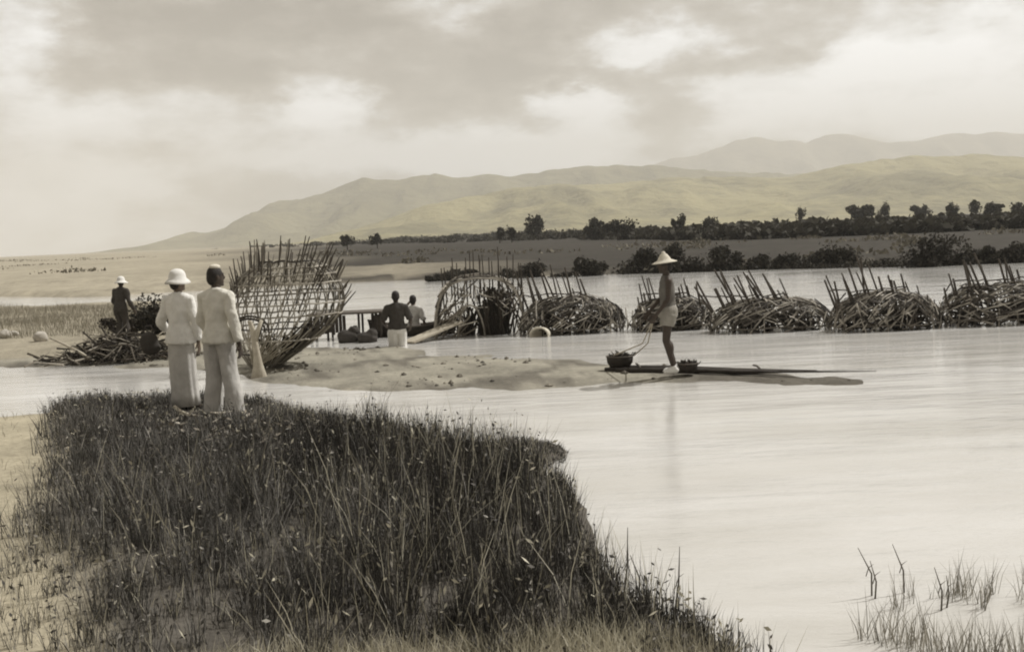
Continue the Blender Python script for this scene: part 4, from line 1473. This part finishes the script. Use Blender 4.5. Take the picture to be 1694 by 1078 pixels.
# -- onlooker with the white hat, from behind
arms1 = [((-.27, -.03, 1.10), (-.33, .16, 1.02), (-.3, .9, -.1)), ((.235, .01, 1.10), (.225, .06, .85), (.0, .15, -1))]
r1, hc, hr = person('person seen from behind in white brimmed hat and long pale dress on the near bank', person_at(307, 674), R(-14), .985, M['skin_mid'], arms1, female=True, head_yaw=R(-28))
sleeve_top(r1, 'jacket', M['white_cloth'], arms1, .165, z0=.84, flare=.015, slim=.98)
loft_cloth(r1, 'skirt', [(.96, 0, 0, .155, .125, 0), (.9, 0, 0, .168, .135, .01), (.7, 0, 0, .175, .145, .03), (.45, 0, 0, .172, .15, .05), (.2, .01, 0, .178, .158, .06), (.05, .01, 0, .186, .165, .07)], M['grey_cloth'], seed=3)
hair_cap(r1, hc, hr, M['hair'])
sun_hat(r1, hc + hr @ Vector((0, 0, .012)), hr, M['white_cloth'], brim=.12)
# -- onlooker with dark hair, from behind
legs2 = [((-.115, .02, .49), (-.155, 0, .085)), ((.12, .03, .49), (.17, .02, .085))]
arms2 = [((-.25, .02, 1.10), (-.21, .16, .92), (.1, .4, -.9)), ((.245, -.02, 1.11), (.30, .0, .84), (.05, .1, -1))]
r2, hc, hr = person('dark-haired person without brimmed hat, seen from behind in pale jacket on the near bank', person_at(370, 683), R(-22), 1.04, M['skin_dark'], arms2, legs=legs2, head_yaw=R(-30))
sleeve_top(r2, 'jacket', M['cream_cloth'], arms2, .185, z0=.86, flare=.01, slim=1.03)
trousers(r2, M['grey_cloth'], legs2, hem=.04, wide=.108, ztop=.93)
hair_cap(r2, hc, hr, M['hair'])
b = MB()
b.ell(hc + Vector((0, -.005, .105)), (.068, .075, .035))
b.remeshed('cap', M['straw'], r2, .012, 2)
# dark bag under the left onlooker's elbow
p = Vector(r1.location)
rb_ = empty('hand_bag', (p.x - .40, p.y + .02, p.z + .78), R(15))
tag(rb_, 'dark soft bag hanging at the left elbow of the white-hatted onlooker', 'bag')
b = MB()
b.ell((0, 0, .08), (.115, .06, .13)); b.ell((.02, 0, .0), (.12, .065, .09))
b.remeshed('pouch', M['dark_cloth'], rb_, .014, 3)
b = MB()
b.tube([(-.07, 0, .18), (-.03, 0, .27), (.03, 0, .28), (.08, 0, .18)], .011, 6)
b.build('strap', M['dark_cloth'], rb_)

# -- man in the conical hat on the raft, facing left
legs3 = [((-.075, .05, .49), (-.08, -.05, .085)), ((.075, .02, .49), (.075, -.09, .085))]
arms3 = [((-.215, .02, 1.11), (-.19, .19, .90), (.05, .55, -.8)), ((.205, .06, 1.11), (.16, .24, .93), (-.1, .6, -.7))]
q = at(1108, 616, .1)
r3, hc, hr = person('person in white conical hat standing in profile on the dark raft', (q.x, q.y, .10), R(90), .99, M['skin_dark'], arms3, legs=legs3, voxel=.0075, head_pitch=R(-6))
b = MB()
b.ring([((0, 0, .93), .16, .122), ((0, 0, 1.06), .138, .104), ((0, .005, 1.24), .160, .118), ((0, .003, 1.36), .148, .10), ((0, .003, 1.425), .09, .075), ((0, .01, 1.45), .07, .066)], 26)
wrinkle(b.remeshed('vest', M['mid_cloth'], r3, .011, 2), .014, 9)
trousers(r3, M['shorts_cloth'], legs3, short=.42, name='shorts', ztop=1.0)
hair_cap(r3, hc, hr, M['hair'])
b = MB()
n = 32
V, Fc = [], []
secs = [(.19, -.035), (.165, -.026), (.105, .0), (.082, .04), (.055, .08), (.03, .10), (.022, .125), (.004, .13)]
for (r_, z) in secs:
    for k in range(n):
        a = 2 * math.pi * k / n
        V.append(hc + hr @ Vector((math.cos(a) * r_, math.sin(a) * r_, .075 + z)))
for i in range(len(secs) - 1):
    for k in range(n):
        k2 = (k + 1) % n
        Fc.append((i * n + k, i * n + k2, (i + 1) * n + k2, (i + 1) * n + k))
Fc.append(tuple((len(secs) - 1) * n + k for k in range(n)))
hat = link_mesh('conical_hat', V, Fc, M['straw'], r3, True)
hat.modifiers.new('thick', 'SOLIDIFY').thickness = .008
for sd, (kn, an) in zip((-1, 1), legs3):
    an = Vector(an)
    b = MB()
    b.cap(an + Vector((0, -.03, -.045)), an + Vector((sd * .014, .125, -.056)), .046, .036)
    b.ell(an + Vector((sd * .014, .11, -.06)), (.05, .068, .03))
    b.cap(an + Vector((0, 0, .0)), an + Vector((0, -.01, -.04)), .047, .047)
    b.remeshed('shoe', M['white_cloth'], r3, .01, 3)
hand_w = r3.matrix_basis @ Vector((-.18, .24, .82))
hand_basket(1026, 608, .08, .42, .24, 'dark shallow basket of brushwood on a pale cord at the left end of the raft', M['dark_wood'], cord_to=hand_w)
hand_basket(1138, 616, .075, .30, .18, 'dark bundle-filled basket set down at the heels of the hatted man', M['dark_wood'])

# -- wading man seen from behind
arms4 = [((-.29, -.02, 1.10), (-.24, .16, .98), (.3, .8, -.3)), ((.29, -.02, 1.10), (.28, .14, .94), (-.1, .8, -.4))]
legs4 = [((-.10, .02, .49), (-.11, 0, .085)), ((.10, .02, .49), (.11, 0, .085))]
q = at(657, 574, 0)
r4, hc, hr = person('wading person seen from behind with a dark top, knee-deep beside the platform', (q.x, q.y + .2, -.56), R(4), 1.0, M['skin_dark'], arms4, legs=legs4, voxel=.011)
sleeve_top(r4, 'shirt', M['dark_cloth'], arms4, .185, z0=.93, to='elbow', voxel=.013)
trousers(r4, M['white_cloth'], legs4, short=.95, name='trousers', ztop=.99, voxel=.013)
hair_cap(r4, hc, hr, M['hair'])
# -- person sitting in the boat with an arm raised to the head
arms5 = [((-.30, .16, 1.36), (-.10, .17, 1.58), (.4, 0, .8)), ((.25, .0, 1.10), (.24, .14, .90), (-.1, .7, -.5))]
legs5 = [((-.12, .42, .92), (-.13, .52, .80)), ((.12, .42, .92), (.13, .52, .80))]
q = at(684, 556, 0)
bl = boat_root.location
r5, hc, hr = person('person seated in the dark boat with one arm raised to the head', (q.x, bl.y + .02, -.74), R(-10), .97, M['skin_mid'], arms5, legs=legs5, feet=False, voxel=.011)
sleeve_top(r5, 'shirt', M['grey_cloth'], arms5, .185, z0=.90, to='elbow', slim=.88, voxel=.013)
hair_cap(r5, hc, hr, M['hair'])
# -- dark figure with a white hat by the brush pile
arms6 = [((-.24, .05, 1.10), (-.20, .2, .90), (.1, .6, -.7)), ((.25, .05, 1.10), (.27, .2, .86), (.1, .6, -.8))]
legs6 = [((-.09, .05, .49), (-.13, -.03, .085)), ((.09, .08, .49), (.15, .06, .085))]
q = at(204, 573, .08)
r6, hc, hr = person('person in dark clothes and white hat standing at the brush pile', (q.x, q.y, gz(q.x, q.y)), R(-20), .86, M['skin_dark'], arms6, legs=legs6, voxel=.011, lean=.12, head_yaw=R(20))
sleeve_top(r6, 'jacket', M['dark_cloth'], arms6, .185, z0=.86, lean=.12, voxel=.013)
trousers(r6, M['dark_cloth'], legs6, wide=.075, voxel=.013)
hair_cap(r6, hc, hr, M['hair'])
sun_hat(r6, hc, hr, M['white_cloth'], brim=.2, dip=.02)
for r_ in (r1, r2, r3, r4, r5, r6): strip_tmp(r_)
for r_ in (r1, r2): r_.scale.x *= .92

# ------------------------------------------------------------------ brush pile, stones, sticks on the left bank
def brush_pile():
    p = at(190, 588, .15)
    root = empty('brush_pile', (p.x, p.y + .3, gz(p.x, p.y + .3)))
    tag(root, 'heap of tangled cut branches on the left bank around the dark figure', 'brush pile')
    g = random.Random(9)
    for nm, mt, n in (('pale_branches', 'brush_pale', 240), ('dark_branches', 'brush_dark', 420)):
        mb = MB()
        for i in range(n):
            u = g.gauss(0, .5); v = g.gauss(0, .32)
            x = u * 1.15; y = v
            top = .50 * math.exp(-(x / .95) ** 2 - (y / .5) ** 2)
            z = g.uniform(.0, max(.04, top))
            d = Vector((g.uniform(-1, 1), g.uniform(-.7, .7), g.uniform(-.4, .5))).normalized() * g.uniform(.12, .42)
            c = Vector((x, y, z + .03))
            pts = [c - d, c + Vector((g.uniform(-.05, .05), g.uniform(-.05, .05), g.uniform(0, .06))), c + d]
            for q in pts: q.z = max(q.z, .01)
            mb.tube(pts, (g.uniform(.012, .026), .012, .006), 5)
        mb.build(nm, M[mt], root)['kind'] = 'stuff'
brush_pile()

def pole_thing(label, a, b, r=.03, mat='pale_wood', name='wooden_pole', cat='pole', bow=.04):
    a, b = Vector(a), Vector(b)
    root = empty(name, a)
    tag(root, label, cat)
    mb = MB()
    d = b - a
    mb.tube([(0, 0, 0), d * .35 + Vector((0, 0, bow)), d * .7 + Vector((0, 0, bow * .7)), tuple(d)], (r, r * .95, r * .85, r * .6), 8)
    mb.build('shaft', M[mat], root, True)
    kb = MB()
    kb.tube([d * .55 + Vector((0, 0, bow)), d * .55 + Vector((.03, -.05, .07))], (r * .5, r * .2), 6)
    kb.build('stub', M[mat], root)
a = at(160, 592, .14); b_ = at(85, 556, .5)
b_ = Vector((a.x - .95, a.y + .1, .58))
pole_thing('pale bent pole sloping down to the ground at the left end of the brush pile', (a.x, a.y, gz(a.x, a.y) + .02), b_, .032)
a = at(225, 582, .15)
pole_thing('pale pole lying flat across the front of the brush pile', (a.x - .75, a.y - .1, .20), (a.x + .35, a.y - .25, .24), .024, bow=.02)
a = at(235, 578, .3)
pole_thing('thin pale pole leaning against the brush pile beside the dress', (a.x, a.y, .25), (a.x + .42, a.y + .1, .64), .018, bow=.02)

def rock(label, px, py, w, h, mat='stone_pale', group='pale lumps on the left bank', z=.15):
    p = at(px, py, z)
    g = gz(p.x, p.y)
    mb = MB()
    V, Fc = [], []
    n, m = 14, 9
    sd = rng.uniform(0, 50)
    b = MB(); b.ell((0, 0, 0), (w / 2, w * .4, h * .62), None, 18, 11)
    for v in b.v:
        k = 1 + .35 * mnoise.noise(v * (2.2 / w) + Vector((sd, 0, 0))) + .12 * mnoise.noise(v * (7 / w) + Vector((0, sd, 0)))
        v *= k
    o = b.build('pale_stone', M[mat], None, True)
    o.location = (p.x, p.y, g + h * .38)
    tag(o, label, 'stone', group)
rock('large pale triangular stone left of the bent pole', 68, 566, .34, .26)
rock('pale stone at the extreme left edge of the left bank', 8, 562, .34, .20)
rock('small pale stone between the edge stone and the triangular stone', 24, 555, .22, .12, z=.2)
rock('pale round lump in the middle of the brush pile', 152, 566, .22, .16, z=.4)

# clods and pebbles on the sand bar
def clods():
    mb = MB()
    x, y = scatter(30000, BAR, lambda a, b: (a > -10) & (sdist(a, b, BAR) > -.05) & (fnoise(a, b, 1.7, 61) + rng.normal(0, .25, len(a)) > .15))
    z = H(x, y)
    g = random.Random(12)
    for i in range(len(x)):
        if z[i] < .0: continue
        s = g.choice([.008, .01, .012, .016, .02, .03, .05]) * g.uniform(.7, 1.3)
        c = Vector((x[i], y[i], z[i] + s * .2))
        V = [c + Vector((sx * s * g.uniform(.7, 1.4), sy * s * g.uniform(.7, 1.4), sz * s * g.uniform(.4, .8))) for sx, sy, sz in ((1, 0, 0), (0, 1, 0), (-1, 0, 0), (0, -1, 0), (0, 0, 1), (0, 0, -1))]
        mb.add(V, [(0, 1, 4), (1, 2, 4), (2, 3, 4), (3, 0, 4), (1, 0, 5), (2, 1, 5), (3, 2, 5), (0, 3, 5)])
    o = mb.build('sand_clods', M['pebble'])
    tag(o, 'dark clods and pebbles strewn over the sand bar', 'pebbles', kind='stuff')
clods()

# dry sticks and scraps at the onlookers' feet
a = at(292, 688, .3); 
def stick(label, p0, p1, bow, r=.02, mat='pale_wood'):
    z0 = gz(p0.x, p0.y) + .10; z1 = gz(p1.x, p1.y) + .10
    root = empty('dry_stick', (p0.x, p0.y, z0))
    tag(root, label, 'stick', 'dry sticks in the grass at the feet of the onlookers')
    d = Vector((p1.x - p0.x, p1.y - p0.y, z1 - z0))
    mb = MB()
    mb.tube([(0, 0, .04), d * .3 + Vector((0, 0, bow)), d * .65 + Vector((0, 0, bow * .8)), tuple(d + Vector((0, 0, .02)))], (r, r, r * .8, r * .5), 7)
    mb.build('shaft', M[mat], root, True)
    tw = MB()
    tw.tube([d * .5 + Vector((0, 0, bow)), d * .62 + Vector((.02, -.03, bow + .05))], (r * .6, r * .25), 6)
    tw.build('twig', M[mat], root)
stick('pale curved stick in the grass below the left onlooker', at(290, 686, .3), at(335, 704, .3), -.01, .022)
stick('pale short stick in the grass below the right onlooker', at(350, 700, .3), at(385, 692, .3), .02, .014)
stick('thin pale stick in the grass, lowest left of the three', at(195, 742, .3), at(225, 738, .3), .02, .016)
x = rng.normal(0, 1, 260) * .55; y = rng.normal(0, 1, 260) * .42
c_ = at(370, 735, .3)
X_, Y_ = c_.x + x, c_.y + y + .25
o = leaf_mesh('dry_leaves', np.stack([X_, Y_, H(X_, Y_) + rng.uniform(.05, .2, 260)], 1), .07, M['brush_pale'], aspect=.4)
tag(o, 'pale dry leaves and scraps caught in the trodden grass', 'leaves', kind='stuff')
# ------------------------------------------------------------------ haze
hz = MB()
x0, x1, y0, y1, z0, z1 = -9000, 9000, -40, 8700, -4, 700
hz.box(((x0 + x1) / 2, (y0 + y1) / 2, (z0 + z1) / 2), ((x1 - x0) / 2, (y1 - y0) / 2, (z1 - z0) / 2))
hm = bpy.data.materials.new('haze')
hm.use_nodes = True
t = hm.node_tree
t.nodes.clear()
ho = t.nodes.new('ShaderNodeOutputMaterial')
pv = t.nodes.new('ShaderNodeVolumePrincipled')
pv.inputs['Color'].default_value = (.93, .92, .885, 1)
pv.inputs['Density'].default_value = 0.00025
pv.inputs['Anisotropy'].default_value = 0.2
t.links.new(pv.outputs[0], ho.inputs['Volume'])
ho_ = hz.build('haze', hm)
tag(ho_, 'pale haze over the plain and hills', 'haze', kind='stuff')
